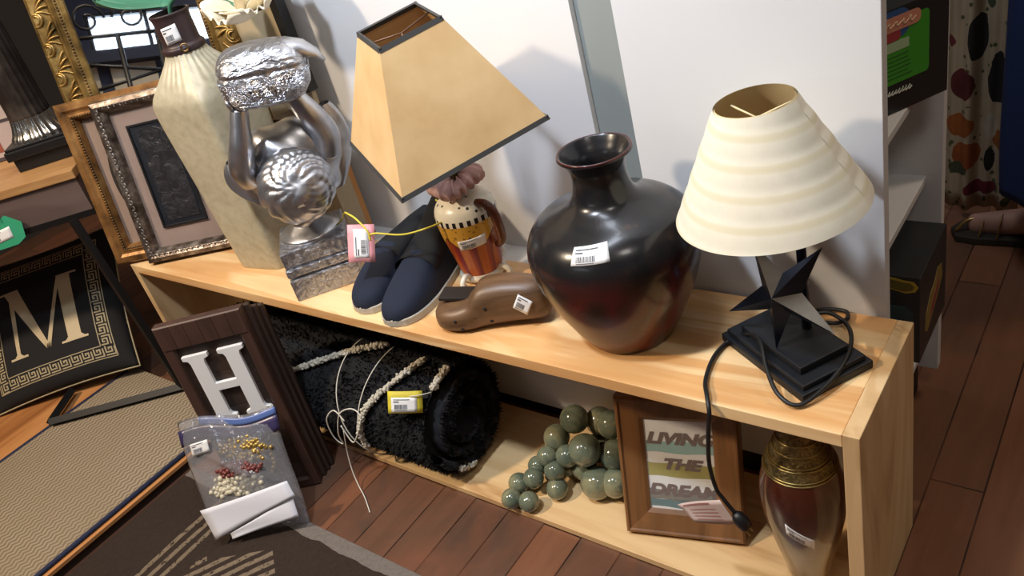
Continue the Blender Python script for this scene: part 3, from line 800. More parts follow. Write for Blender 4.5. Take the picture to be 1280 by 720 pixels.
# draped bowl: rounded square, tilted, with an embossed band and a pointed corner
bowl = MB(); bm_ = T(.028, -.018, .352) @ Matrix.Rotation(R(6), 4, 'Y')
bz = spline([Vector(p) for p in [(0, .030, 3), (.008, .055, 3.5), (.03, .070, 4), (.055, .073, 4.5), (.062, .071, 4), (.070, .073, 4), (.088, .064, 3), (.098, .048, 2.5), (.102, .02, 2)]], 4)
def bf(u, v):
    i = min(int(v*(len(bz)-1)+.5), len(bz)-1); z, hw, e = bz[i]; a = 2*PI*u; x, y = sq_pt(hw, e, a, .012*math.sin(9*a+40*z)*(1 if z > .06 else .3)); return (x, y*.8, z)
bowl.grid(bf, 96, len(bz)-1, wrapu=True, mat=bm_); bowl.f.append(list(range(len(bowl.v)-96, len(bowl.v)))); bowl.sm.append(True)
def folded():
    n = NT('folded_silver'); v = n.co((1, 1, 1.6)); f = n.noise(v, 24, 3, .5, 2.5)
    n.col(n.ramp(f, [(.3, '#C8C9CD'), (.6, '#A9A9AD'), (.8, '#777573')])); n.set(.34, .9); n.bump(f, .8, .008); return n.m
bo = bowl.build('bowl', folded(), t)
band = MB(); bzz = [(.010, .0585), (.03, .0722), (.053, .0750), (.057, .0735)]
def bdf(u, v):
    z = .011+.046*v; hw = 0
    for (a, b), (c, d) in zip(bzz, bzz[1:]):
        if a <= z <= c: hw = b+(d-b)*(z-a)/(c-a)
    x, y = sq_pt(hw, 4, 2*PI*u); return (x*1.01, y*.8*1.015, z)
band.grid(bdf, 96, 10, wrapu=True, mat=bm_); band.build('embossed_band', M['silver_swirl'], bo)
pc = MB(); pc.tube([(.02, 0, .082), (.045, -.005, .086), (.070, -.008, .080), (.090, -.010, .068), (.103, -.010, .054)], [.024, .030, .026, .016, .004], 16, bm_, flat=.55); pc.build('drape_corner', M['silver'], bo)

# pink price tag on its yellow string
M['pink'] = simple('pink_card', '#E9A0A4', .6, var=.04); M['ystring'] = simple('yellow_string', '#D8C53E', .6, var=.05)
t = thing('price_tag', 'pink card price tag on a yellow string between the silver statue and navy shoes', 'price tag', (-.825, .05, .55))
ex = Vector((.81, .55, -.20)).normalized(); ez = Vector((-.10, .50, .86)); ez = (ez-ex*ez.dot(ex)).normalized(); en = ex.cross(ez)
c0 = Vector((0, .008, -.040))
def tg_(u, v, lift=0): return c0+ex*(.046*(u-.5))+ez*(.064*(v-.5))+en*lift
g = MB(); g.grid(lambda a, b: tg_(a, b), 4, 4); g.build('tag_card', M['pink'], t, solid=.0006)
sticker(t, lambda u, v, lift=0: tg_(.22+.56*(1-v), .12+.76*u, .0009+lift), 13)
sp = spline([Vector(p)-Vector((-.825, .05, .55)) for p in [(-.965, .12, .4925), (-.935, .115, .510), (-.896, .10, .538), (-.856, .078, .552), (-.825, .066, .553), (-.800, .060, .537), (-.797, .058, .520), (-.800, .060, .5255), (-.785, .064, .531), (-.740, .085, .522), (-.700, .13, .522), (-.715, .17, .515), (-.765, .196, .523)]], 8)
MB().tube(sp, .0016, 7).build('string', M['ystring'], t)

# tan board with black edging and crates behind the statue
t = thing('framed_board', 'tan board with partial black edging standing upright behind the silver statue', 'board', (-1.26, .285, 0))
MB().box(-.004, .150, .002, .012, .30, 1.15).build('board_face', simple('tan_board', '#B3A282', .7, var=.08, vs=4), t)
MB().box(.136, .156, -.006, .016, .685, 1.15).build('edge_trim', M['black'], t)
bs_ = MB().box(.150, .170, -.004, .012, .30, .560).build('edge_strip', simple('orange_edge_strip', '#BD8348', .5, var=.1), t)
for k in range(5): MB().box(.149, .171, -.005, -.004, .40+.028*k, .409+.028*k, T(0, 0, 0)).build('black_mark', M['black'], bs_)
MB().box(-.004, .150, .0, .03, 0, .30).build('foot_panel', M['dark_gap'], t)

t = thing('wooden_box', 'small brown wooden box against the tan board, right behind the silver statue', 'box', (-1.12, .235, .56))
bw_ = wood('dark_box_wood', '#7A4A28', '#5F371C', '#3A2212', 'X', .4)
MB().box(-.07, .035, 0, .045, 0, .058, None, .001).build('box_body', bw_, t)
MB().box(-.074, .039, -.003, .047, .058, .088, None, .002).build('box_lid', simple('dark_lid_wood', '#3E2718', .4, var=.2), t)
t = thing('display_pedestal', 'plain tan pedestal under the brown wooden box behind the silver statue', 'pedestal', (-1.12, .235, 0))
MB().box(-.07, .035, 0, .045, .012, .545).build('post', simple('tan_pedestal', '#A8977A', .7, var=.08), t)
MB().box(-.074, .039, -.003, .048, .545, .56).build('top_plate', simple('tan_pedestal_top', '#B3A283', .7, var=.08), t)
MB().box(-.078, .043, -.003, .050, 0, .012).build('foot_plate', simple('tan_pedestal_foot', '#8C7C62', .7, var=.08), t)
# ------------------------------------------------------------------ lower shelf: grapes, framed print, brown bottle vase
SZ = .0142
def grape_mat():
    n = NT('green_stone'); v = n.co(); f = n.noise(v, 16, 4, .6, 1)
    n.col(n.ramp(f, [(.32, '#566153'), (.5, '#727862'), (.62, '#918D6C'), (.75, '#586054')])); n.set(.14, 0, Coat_Weight=.4); return n.m
M['grape'] = grape_mat()
G = [(-.600, .010, .0175, .0175), (-.5675, .016, .0175, .0175), (-.607, .043, .0185, .0185), (-.578, .052, .034, .0178), (-.537, .058, .0190, .0185), (-.545, .073, .045, .0182),
     (-.586, .078, .036, .0172), (-.562, .083, .062, .0180), (-.528, .094, .065, .0195), (-.556, .112, .083, .0225), (-.531, .139, .108, .0245), (-.495, .104, .081, .0275), (-.474, .088, .028, .0275),
     (-.502, .168, .088, .0245), (-.455, .128, .062, .0260), (-.444, .098, .030, .0245), (-.472, .158, .098, .0240), (-.508, .105, .035, .0215), (-.545, .105, .028, .0205), (-.470, .150, .036, .0255), (-.505, .150, .040, .0255)]
t = thing('stone_grapes', 'bunch of polished green stone grapes on the lower pine shelf', 'ornament', (-.52, .09, SZ))
for (x, y, z, r) in G:
    x, y, z, r = -.45+(x+.45)*1.06-.002, .12+(y-.12)*1.06, z*1.06, r*1.07
    MB().ball((x+.52, y-.09, max(z, r+.0003)), r, 32, 20).build('grape', M['grape'], t)
MB().tube(spline([(.07, .06, .05), (.03, .05, .07), (-.01, .02, .05), (-.05, -.03, .03)], 5), .004, 8).build('stem', simple('brown_grape_stem', '#4A3423', .7), t)
# framed print
M['walnut'] = wood('brown_frame_wood', '#8A5F38', '#75502E', '#553719', 'Z', .45)
WL, HL = .192, .243
t = thing('framed_print', 'brown wooden frame with a striped lettered print leaning on the lower shelf', 'picture frame', (-.3905, .030, SZ+.007), (-.305, 0, R(15.3)))
fm = MB(); frame_sweep(fm, WL, HL, [(0, .022), (0, .0), (.003, -.004), (.006, -.004), (.008, -.001), (.036, .006), (.042, .010), (.042, .016)])
fm.build('frame', M['walnut'], t)
MB().box(.004, WL-.004, .017, .021, .004, HL-.004).build('backing', M['black'], t)
pr = MB().box(.040, WL-.040, .012, .0165, .040, HL-.040).build('print', simple('print_paper', '#E8E8E5', .5, var=.02), t)
iw, ih = WL-.08, HL-.08
def pstripe(z0, z1, colr, nm):
    MB().grid(lambda u, v: (.04+iw*u, .0117, .04+ih*(z0+(z1-z0)*v)+.0012*math.sin(9*u+3*v)), 16, 1).build(nm, simple(nm+'_paint', colr, .6, var=.1, vs=30), pr)
pstripe(.635, .76, '#8DB9B5', 'teal_stripe'); pstripe(.375, .525, '#A39A2E', 'mustard_stripe'); pstripe(.115, .235, '#6F6B5C', 'grey_stripe'); pstripe(.035, .125, '#3F6E72', 'dark_teal_stripe')
M['brush'] = simple('brown_brush_ink', '#5E4036', .6, var=.1)
for s_, zz_, sz, sx_ in (('LIVING', .785, .0265, 1.27), ('THE', .51, .025, 1.3), ('DREAM', .225, .0265, 1.27)):
    text_obj('lettering', s_, sz, M['brush'], pr, T(.04+iw*.5, .0112, .04+ih*zz_) @ XZ @ Matrix.Diagonal((sx_, 1.02, 1, 1)), .0002, .28, .0013)
gl2 = NT('print_glass'); gl2.col('#FFFFFF').set(.03); gl2.b.inputs['Alpha'].default_value = .06
MB().box(.041, WL-.041, .0098, .0104, .041, HL-.041).build('glass', gl2.m, t)
# brown bottle vase with gold collar
def brown_glz():
    n = NT('brown_bottle_glaze'); v = n.co(); z = n.sep(v)[2]; f = n.noise(v, 10, 3)
    q = n.math('MULTIPLY_ADD', f, .05, z)
    n.col(n.ramp(q, [(.10, '#7A654C'), (.145, '#4A2A1C'), (.19, '#341712'), (.26, '#4A2114')])); n.set(.2, 0, Coat_Weight=.5); return n.m
t = thing('bottle_vase', 'brown bottle-shaped vase with embossed gold shoulder inside the right end of the shelf', 'vase', (-.107, .082, SZ))
bp = smooth_prof([(.028, 0), (.031, .006), (.035, .03), (.045, .075), (.055, .125), (.058, .160), (.0568, .190), (.0485, .224), (.038, .250), (.029, .274), (.022, .300), (.018, .322), (.022, .335)], 6)
bz_ = [p for p in bp if p[1] <= .226]; gz_ = [p for p in bp if p[1] >= .2235]
MB().lathe(bz_, 56).build('body', brown_glz(), t)
def gold_rel():
    n = NT('embossed_gold'); v = n.co(); f = n.noise(v, 120, 3, .6, 2)
    n.col(n.ramp(f, [(.35, '#8C7A4E'), (.6, '#5F5030'), (.75, '#33291A')])); n.set(.36, .65); n.bump(f, .9, .002); return n.m
sh_ = MB().lathe(gz_, 56, capb=False, capt=True).build('embossed_shoulder', gold_rel(), t)
rg = MB()
for z in (.2245, .2285, .243, .247, .262, .277, .296):
    r = interp(bp, z)+.0006; rg = MB(); rg.tube([(r*math.cos(a*PI/24), r*math.sin(a*PI/24), z) for a in range(48)], .0013, 6, closed=True); rg.build('raised_ring', simple('bright_gold', '#A08D58', .3, .8) if 'ringm' not in M else M['ringm'], sh_)
sticker(t, lathe_patch(bp, R(-94), R(-57), .122, .144, shear=-.030), 17)

# ------------------------------------------------------------------ rolled shag rug
def shag():
    n = NT('black_shag'); v = n.co(); n.col(n.mix(n.noise(v, 60, 2), '#08080A', '#16161A')); n.set(.95); return n.m
M['shag'] = shag(); M['tuft'] = simple('cream_tufts', '#CFC8B6', .95, var=.15, vs=60)
r0 = .110
t = thing('rolled_rug', 'rolled black shag rug with cream stripes jutting from the left half of the lower shelf', 'rug', (-.748, .074, SZ+r0+.004), (0, 0, R(179.5)))
# local +x runs along the roll to the left
rr = random.Random(5); body = MB()
def roll(u, v):
    a = 2*PI*u; x = .70*v; k = 1+.018*math.sin(7*a+20*v)+.014*math.sin(23*a-31*v)
    return (x, r0*.96*k*math.cos(a), r0*.96*k*math.sin(a))
body.grid(roll, 90, 40, wrapu=True)
# spiral end, recessed layers
N = 150; turns = 2.6
def spir(k): 
    q = k/N; a = 2*PI*turns*q+2.2; r = .026+(.096-.026)*q; return a, r
for th_, xa in ((.0075, -.012),):
    def sf(u, v):
        a, r = spir(u*N)
        prof = [(r-th_, .05), (r-th_, xa+.004), (r-th_*.5, xa-.002), (r+th_*.5, xa-.002), (r+th_, xa+.004), (r+th_, .05)]
        rad, x = prof[min(5, int(v*5+.5))]; w = 1+.02*math.sin(17*a)
        return (x+.003*math.sin(11*a), rad*w*math.cos(a), rad*w*math.sin(a))
    endm = MB(); endm.grid(sf, N, 5)
endm.grid(lambda u, v: (.02, .095*v*math.cos(2*PI*u), .095*v*math.sin(2*PI*u)), 60, 3, wrapu=True)
body.build('roll', M['shag'], t); endm.build('spiral_end', simple('dark_grey_backing', '#27272C', .9, var=.2, vs=40), t)
pile = MB()
def spike(mb, p, n, ln, w):
    n = n.normalized(); s = n.orthogonal().normalized(); q = n.cross(s); a = rr.random()*6.28; s2 = s*math.cos(a)+q*math.sin(a)
    tip = p+n*ln+Vector((rr.uniform(-1, 1), rr.uniform(-1, 1), rr.uniform(-1, 1)))*ln*.45
    mb.add([p-s2*w, p+s2*w, tip], [(0, 1, 2)])
for i in range(15000):
    a = rr.random()*2*PI; x = rr.random()**1.3*.70
    n = Vector((0, math.cos(a), math.sin(a))); p = Vector((x, 0, 0))+n*r0*.95; spike(pile, p, n+Vector((-.5 if x < .02 else 0, 0, 0)), .0085, .0028)
for i in range(1800):
    a, r = spir(rr.random()*N); r += rr.uniform(-.006, .006)
    p = Vector((-.012, r*math.cos(a), r*math.sin(a))); spike(pile, p, Vector((-1, .2*math.cos(a), .2*math.sin(a))), .008, .0024)
po = pile.build('pile', M['shag'], t); po['kind'] = 'stuff'
def tufts(pts, wid, dens, name='cream_stripe'):
    mb = MB(); sp = spline(pts, 10)
    for i in range(dens):
        q = rr.random()*(len(sp)-1.001); k = int(q); p = sp[k].lerp(sp[k+1], q-k); p = p+Vector((rr.uniform(-wid, wid), rr.uniform(-wid, wid)*.6, rr.uniform(-wid, wid)*.6))
        n = Vector((0, p.y, p.z)).normalized(); mb.ball(p+n*rr.uniform(0, .004), rr.uniform(.0018, .0034), 6, 4, None, (rr.uniform(.7, 1.5), rr.uniform(.7, 1.5), rr.uniform(.7, 1.5)))
    o = mb.build(name, M['tuft'], t); return o
def rp(x, deg, k=1.05):   # deg: 0 = towards the photographer's side, 90 = top
    a = R(deg); return (x, r0*k*math.cos(a), r0*k*math.sin(a))
tufts([rp(.175, 100), rp(.222, 83), rp(.267, 69), rp(.32, 55), rp(.385, 40)], .0052, 800)
tufts([rp(.06, 92), rp(.076, 72), rp(.105, 52), rp(.128, 38), rp(.147, 25), rp(.166, 4), rp(.172, -18)], .0045, 720)
tufts([rp(-.002, 90), rp(-.004, 78), rp(-.006, 66)], .005, 170)
tufts([(-.016, .060, -.072), (-.016, .040, -.086), (-.016, .024, -.09)], .005, 120)
# twine round the roll with a loose loop and hanging tail
M['twine'] = simple('white_twine', '#D8D2C4', .8, var=.05)
tw = MB()
for off in (0, .04):
    tw.tube([rp((.20 if off == 0 else .165)+(.035 if off == 0 else -.02)*math.sin(R(d)), d, 1.10) for d in range(-95, 100, 6)], .0012, 6)
loop = [rp(.20, 12, 1.10), rp(.225, 20, 1.12), rp(.25, 8, 1.14), rp(.255, -14, 1.16), rp(.24, -22, 1.17), rp(.232, -6, 1.13), rp(.21, 18, 1.11), rp(.175, 27, 1.10), rp(.15, 22, 1.10), rp(.17, 0, 1.14), rp(.195, -10, 1.15), rp(.212, 6, 1.12)]
tw.tube(spline(loop, 8), .0014, 6)
tw.tube(spline([rp(.21, 0, 1.12), (.225, .128, -.06), (.22, .138, -.10), (.20, .15, -.122), (.17, .165, -.1255), (.13, .19, -.1262)], 8), .0012, 6)
tw.build('twine', M['twine'], t)
# yellow price tag tied to the rug
M['yellow'] = simple('yellow_card', '#D3C23A', .6, var=.05)
t = thing('price_tag', 'yellow card price tag lying on the black rolled rug', 'price tag', (-.775, -.012, .225))
ex = Vector((.80, .55, -.20)).normalized(); ez = Vector((-.16, .42, .88)); ez = (ez-ex*ez.dot(ex)).normalized(); en = ex.cross(ez)
c0 = Vector((.0, -.004, .006))
def ty(u, v, lift=0): return c0+ex*(.062*(u-.5))+ez*(.040*(v-.5))+en*(lift+.003*math.sin(3*u))
g = MB(); g.grid(lambda a, b: ty(a, b), 6, 4); g.build('tag_card', M['yellow'], t, solid=.0006)
sticker(t, lambda u, v, lift=0: ty(.10+.74*u, .06+.66*v, .0009+lift), 19)
MB().tube(spline([ty(.65, .78, .001), ty(.8, .8, .004), ty(1.05, .85, .004), ty(1.25, .88, -.004)], 5), .001, 6).build('string', M['twine'], t)
# ------------------------------------------------------------------ floor-level things on the left
HP = .03
M['plat'] = wood('orange_platform_wood', '#C98D55', '#B0733F', '#8A5429', 'Y', .5)
t = thing('low_platform', 'low wooden platform under the beige woven mat and black cushion', 'platform', (-2.1, -.56, 0))
M['skirt'] = simple('dark_platform_skirt', '#2A1C14', .6, var=.1)
MB().box(-.8, .715, -.54, .542, HP-.009, HP).build('platform_top', M['plat'], t, bevel=.001)
MB().box(-.79, .709, -.53, .536, .0005, HP-.009).build('skirt', M['skirt'], t)
def matm():
    n = NT('beige_woven_mat'); v = n.co(); s = n.sep(v)
    zg = n.math('MULTIPLY', n.math('PINGPONG', n.math('MULTIPLY', s[1], 1), .010), .7)
    row = n.math('PINGPONG', n.math('ADD', n.math('MULTIPLY', s[0], 1), zg), .0066)
    h = n.math('MULTIPLY', row, 1/.0066); f = n.noise(v, 5, 3); g = n.noise(v, 220, 2)
    c = n.mix(h, '#5E503E', '#B5A389'); c = n.mix(n.ramp(f, [(.35, (0, 0, 0, 1)), (.75, (.6, .6, .6, 1))]), c, '#857459'); c = n.mix(n.math('MULTIPLY', g, .4), c, '#A08F76')
    n.col(c); n.set(.95); n.bump(h, .8, .003); return n.m
t = thing('woven_mat', 'beige zigzag-woven mat with dark blue binding on the low platform', 'mat', (-1.645, -.55, HP+.0003))
MB().box(-.237, .243, -.5, .528, 0, .006).build('mat_field', matm(), t)
M['binding'] = simple('dark_blue_binding', '#2B3350', .9, var=.2, vs=60)
bi = MB().tube([(.245, -.5, .004), (.245, .528, .004)], .0055, 8); bi.build('binding', M['binding'], t)
bi = MB().tube([(-.234, -.5, .004), (-.234, .528, .004)], .0055, 8); bi.build('binding', M['binding'], t)
# brown floor rug
def rugm():
    n = NT('brown_striped_rug'); v = n.co(); s = n.sep(v); f = n.noise(v, 9, 3); g = n.noise(v, 130, 3)
    d1 = n.math('FRACT', n.math('MULTIPLY', n.math('ADD', s[0], n.math('MULTIPLY', f, .01)), 38))
    a1 = n.math('MULTIPLY', n.math('GREATER_THAN', d1, .58), n.math('MULTIPLY', n.math('GREATER_THAN', s[0], -.235), n.math('LESS_THAN', n.math('ADD', s[0], n.math('MULTIPLY', g, .05)), -.135)))
    dd = n.math('ADD', n.math('MULTIPLY', s[0], .85), n.math('MULTIPLY', s[1], -.53))
    d2 = n.math('FRACT', n.math('MULTIPLY', n.math('ADD', dd, n.math('MULTIPLY', f, .012)), 44))
    zone = n.math('MULTIPLY', n.math('GREATER_THAN', n.math('ADD', s[0], n.math('MULTIPLY', g, .05)), -.10), n.math('LESS_THAN', n.math('ADD', s[1], n.math('MULTIPLY', n.math('PINGPONG', s[0], .11), .7)), .255))
    a2 = n.math('MULTIPLY', n.math('GREATER_THAN', d2, .5), zone)
    a = n.math('MULTIPLY', n.math('MAXIMUM', a1, a2), n.math('GREATER_THAN', n.math('ADD', g, .12), .5))
    edge = n.math('GREATER_THAN', n.math('ADD', s[1], n.math('MULTIPLY', f, .03)), .322)
    c = n.mix(a, n.mix(g, '#20160F', '#37291F'), n.mix(g, '#5F5040', '#857560'))
    c = n.mix(edge, c, n.mix(g, '#5E5650', '#7D746C'))
    n.col(c); n.set(1.0); n.bump(n.math('MULTIPLY_ADD', a, .8, g), .6, .004); return n.m
t = tag(MB().box(-.375, .75, -.6, .334, 0, .0055, T(0, 0, 0)).build('floor_rug', rugm()), 'dark brown floor rug with light brown stripes and grey edge, before the bench', 'rug')
t.location = (-1.0, -.52, .0003)

# ------------------------------------------------------------------ H plaque, stacked planks
M['brown_paint'] = wood('dark_brown_painted_wood', '#4B332A', '#3E2A22', '#2A1B15', 'Z', .5, 1.4)
M['brown_dark'] = wood('darker_plank_wood', '#3C2B22', '#2F2119', '#1F1510', 'Z', .6, 1.4)
PW, PHt = .171, .424
yaw = .672
e_ = Vector((math.cos(yaw), math.sin(yaw), 0)); nn = Vector((-math.sin(yaw), math.cos(yaw), 0))
BLp = Vector((-1.1738, -.2055, 0))
t = thing('letter_plaque', 'dark brown wooden plaque with a white letter H leaning at the bench front', 'plaque', BLp+Vector((0, 0, .002)), (-.063, 0, yaw))
fm = MB(); frame_sweep(fm, PW, PHt, [(0, .020), (0, .002), (.002, 0), (.0175, 0), (.0195, .002), (.0215, .009)]); 
# wider top rail of vertical strips
for k in range(6): fm.box(.004+k*.0275, .004+k*.0275+.0268, -.0012, .006, PHt-.050, PHt-.002, None, .0008)
fm.build('frame', M['brown_paint'], t)
pn = MB()
for k in range(9): pn.box(.019, PW-.019, .008, .018, .019+k*.0405, .019+k*.0405+.0398, None, .0012)
pn.build('recessed_boards', M['brown_dark'], t)
Hs = [(0, 0), (.42, 0), (.42, .055), (.345, .075), (.325, .12), (.325, .44), (.675, .44), (.675, .12), (.655, .075), (.58, .055), (.58, 0), (1, 0), (1, .055), (.925, .075), (.905, .12), (.905, .88), (.925, .925), (1, .945), (1, 1), (.58, 1), (.58, .945), (.655, .925), (.675, .88), (.675, .55), (.325, .55), (.325, .88), (.345, .925), (.42, .945), (.42, 1), (0, 1), (0, .945), (.075, .925), (.095, .88), (.095, .12), (.075, .075), (0, .055)]
lh = MB(); lh.prism([(.026+.120*x, .200+.153*z) for x, z in Hs], -.0005, .008)
lh.build('letter', simple('white_letter', '#ECEBEA', .45, var=.03), t, bevel=.0008)
for k, (dx, dh, off) in enumerate(((.008, -.008, .022), (.014, -.022, .036), (.020, -.030, .050))):
    o = BLp+e_*dx+nn*off
    p = MB().box(.0, PW, 0, .0125, .0, PHt+dh, None, .002).build('wooden_plank', M['brown_dark'])
    p.location = o+Vector((0, 0, .0025)); p.rotation_euler = (-.063, 0, yaw)
    tag(p, ['dark brown plank directly behind the H plaque', 'dark brown plank in the middle of the stack behind the H plaque', 'rearmost dark brown plank behind the H plaque, nearest the rolled rug'][k], 'plank', 'planks behind the H plaque')

# ------------------------------------------------------------------ zip bag of beads
def bagm():
    n = NT('clear_plastic_bag'); n.t.nodes.remove(n.b)
    tr = n.n('ShaderNodeBsdfTransparent'); tr.inputs[0].default_value = (.93, .93, .94, 1)
    g = n.n('ShaderNodeBsdfGlossy'); g.inputs['Roughness'].default_value = .12; g.inputs[0].default_value = (.95, .95, 1, 1)
    d = n.n('ShaderNodeBsdfDiffuse'); d.inputs[0].default_value = (.75, .75, .78, 1)
    v = n.co(); f = n.noise(v, 28, 3, .5, 1.5); bp = n.n('ShaderNodeBump'); bp.inputs['Strength'].default_value = .7; bp.inputs['Distance'].default_value = .006; n.l(f, bp.inputs['Height'])
    n.l(bp.outputs['Normal'], g.inputs['Normal'])
    m1 = n.n('ShaderNodeMixShader'); m1.inputs[0].default_value = .17; n.l(tr.outputs[0], m1.inputs[1]); n.l(d.outputs[0], m1.inputs[2])
    fr = n.n('ShaderNodeFresnel'); fr.inputs[0].default_value = 1.45; n.l(bp.outputs['Normal'], fr.inputs['Normal'])
    q = n.math('MINIMUM', n.math('MULTIPLY_ADD', fr.outputs[0], 1.5, .05), .65)
    m2 = n.n('ShaderNodeMixShader'); n.l(q, m2.inputs[0]); n.l(m1.outputs[0], m2.inputs[1]); n.l(g.outputs[0], m2.inputs[2])
    n.l(m2.outputs[0], n.out.inputs['Surface']); return n.m
bO = Vector((-1.152, -.298, .0068)); byaw = R(33); bl = .44
BW, BH = .205, .235
t = thing('zip_bag', 'clear plastic zip bag of beads standing before the letter plaque', 'bag', bO, (-bl, 0, byaw))
rr = random.Random(9)
def thick(u, v): return .030*max(0, math.sin(PI*u))**.6*(max(0, math.sin(PI*min(1, .06+v*.94)))**.7)*(1-.35*v)
def bagf(sg):
    def f(u, v):
        x = BW*u+.004*math.sin(5*v+1)*(1 if u < .04 or u > .96 else .5)-.012*v
        ed = math.sin(PI*u); cr = sum(w_*math.exp(-(((u-a_)*b_+(v-c_))/.018)**2) for a_, b_, c_, w_ in ((.0, .45, .80, .006), (.55, -1.2, .45, .003), (.2, -1.6, .35, .0025), (.8, 1.4, .5, .003)))
        return (x, sg*(thick(u, v)+cr*ed*(1 if sg < 0 else .3))+.003*math.sin(13*u+7*v)*ed, BH*v+.006*math.sin(7*u)*v)
    return f
bg = MB(); bg.grid(bagf(-1), 40, 40); bg.grid(bagf(1), 40, 40); bg.build('plastic_pouch', bagm(), t)
zs = MB()
def zf(u, v): return (BW*(u*1.02-.012)-.012, -.0035+.004*math.sin(6*u), BH-.018+.014*v+.006*math.sin(7*u))
zs.grid(lambda u, v: zf(.22+.78*u, v), 24, 3); zs.build('zip_strip', simple('blue_zip_strip', '#5C74B0', .35, var=.15), t, solid=.002)
zs = MB(); zs.grid(lambda u, v: (BW*(u*1.02-.012)-.012, -.003+.004*math.sin(6*u), BH-.050+.032*v+.006*math.sin(7*u)), 24, 3); zs.build('purple_band', simple('purple_band', '#41395F', .3, var=.2, vs=20), t, solid=.001)
sticker(t, lambda u, v, lift=0: (.012+.04*u, -.0165-lift-.004*u, .168+.024*v+.006*u), 23)
def bagpt(x, z, y=0): return Matrix.Translation(bO) @ Euler((-bl, 0, byaw)).to_matrix().to_4x4() @ Vector((x, y, z))
def beads(label, colr, pts, r, metal=0, rough=.3, group='bead necklaces in the zip bag'):
    mb = MB(); sp = spline(pts, 10)
    acc = 0; last = sp[0]
    for p in sp:
        if (p-last).length >= r*1.7 or p is sp[0]:
            mb.ball(p+Vector((rr.uniform(-1, 1), rr.uniform(-1, 1), rr.uniform(-1, 1)))*r*.3, r*rr.uniform(.8, 1.15), 8, 6); last = p
    o = mb.build('bead_necklace', simple('beads_'+colr[1:], colr, rough, metal, .15), None); tag(o, label, 'necklace', group); return o
def tangle(cx, cz, rx, rz, n, y0=0):
    out = []
    for k in range(n):
        a = k*2.4; q = rr.uniform(.25, 1); out.append(bagpt(cx+rx*q*math.cos(a), cz+rz*q*math.sin(a), y0+rr.uniform(-.007, .007)))
    return out
beads('gold bead necklace bunched in the upper half of the zip bag', '#B89A55', tangle(.115, .160, .062, .026, 60, -.006), .0048, .6)
beads('gold bead strand hanging along the right side of the zip bag', '#C9AD6A', [bagpt(x, z, -.006) for x, z in ((.09, .185), (.13, .185), (.160, .16), (.168, .13), (.155, .105))], .0045, .6)
beads('dark red bead necklace in the middle of the zip bag', '#7A3A34', tangle(.100, .130, .052, .016, 60, -.016), .0048)
beads('pearl bead necklace heaped in the bottom of the zip bag', '#D9CFB4', tangle(.085, .098, .060, .026, 95, -.015), .0058)
M['paper'] = simple('white_paper', '#E3E3EA', .6, var=.03)
for k, (pts, lab) in enumerate(((((.012, .066), (.200, .098), (.210, .068), (.030, .004)), 'upper folded white paper slip at the front of the zip bag'),
                                (((.060, .012), (.202, .066), (.206, .026), (.062, -.004)), 'lower white paper slip under the other at the front of the zip bag'))):
    P = [bagpt(x, max(z, .0), -.0345-.003*(1-k)) for x, z in pts]
    mb = MB(); mb.grid(lambda u, v: (P[3].lerp(P[2], u)).lerp(P[0].lerp(P[1], u), v)+nn*.0015*math.sin(4*u+3*v), 10, 6)
    o = mb.build('paper_slip', M['paper'], None, solid=.0008); tag(o, lab, 'paper', 'paper slips on the zip bag')

# ------------------------------------------------------------------ side table and what is on it
ty_ = R(45); TP = Vector((-1.662, .018, 0))
Tm = T(*TP) @ Matrix.Rotation(ty_, 4, 'Z'); Ti = Tm.inverted()
t = thing('side_table', 'wood-topped side table with grey-brown apron and black metal frame at far left', 'table', TP, (0, 0, ty_))
MB().box(-.9, 0, -.006, .46, .600, .620, None, .002).build('table_top', wood('table_top_wood', '#C59A66', '#AC8050', '#8A6038', 'X', .45), t)
MB().box(-.892, -.004, 0, .02, .522, .600).build('apron', wood('grey_brown_apron', '#6B5A54', '#5C4B46', '#463834', 'X', .55), t)
MB().box(-.892, -.004, .42, .44, .522, .600).build('apron', wood('grey_brown_apron_back', '#6B5A54', '#5C4B46', '#463834', 'X', .55), t)
M['iron'] = simple('black_iron', '#161516', .5, .3, var=.1)
fr_ = MB().box(-.893, -.002, -.002, .02, .508, .522).box(-.893, -.002, .42, .442, .508, .522).box(-.02, -.002, 0, .44, .508, .522).box(-.893, -.873, 0, .44, .508, .522)
fr_.build('under_frame', M['iron'], t)
def bar(pts, w, name):
    mb = MB(); pts = [Ti @ Vector(p) for p in pts]
    mb.tube(pts, w, 4, smooth=False); return mb.build(name, M['iron'], t)
FZ = HP+.018
F1 = Vector((-1.612, -.032, FZ)); G1 = Vector((-1.872, -.262, FZ))
bar([(-1.697, -.024, .512), F1], .0115, 'leg')
bar([F1+Vector((.008, .007, 0)), G1], .0115, 'foot_bar')
back = Vector((-.30, .34, 0))
bar([G1+Vector((0, 0, 0)), G1+Vector((-.075, .10, 0))], .0115, 'foot_bar')
bar([(-1.985, .27, .512), (-1.985, .27, .02)], .0115, 'leg')
bar([(-2.26, -.54, .512), (-2.26, -.54, .045)], .0115, 'leg')
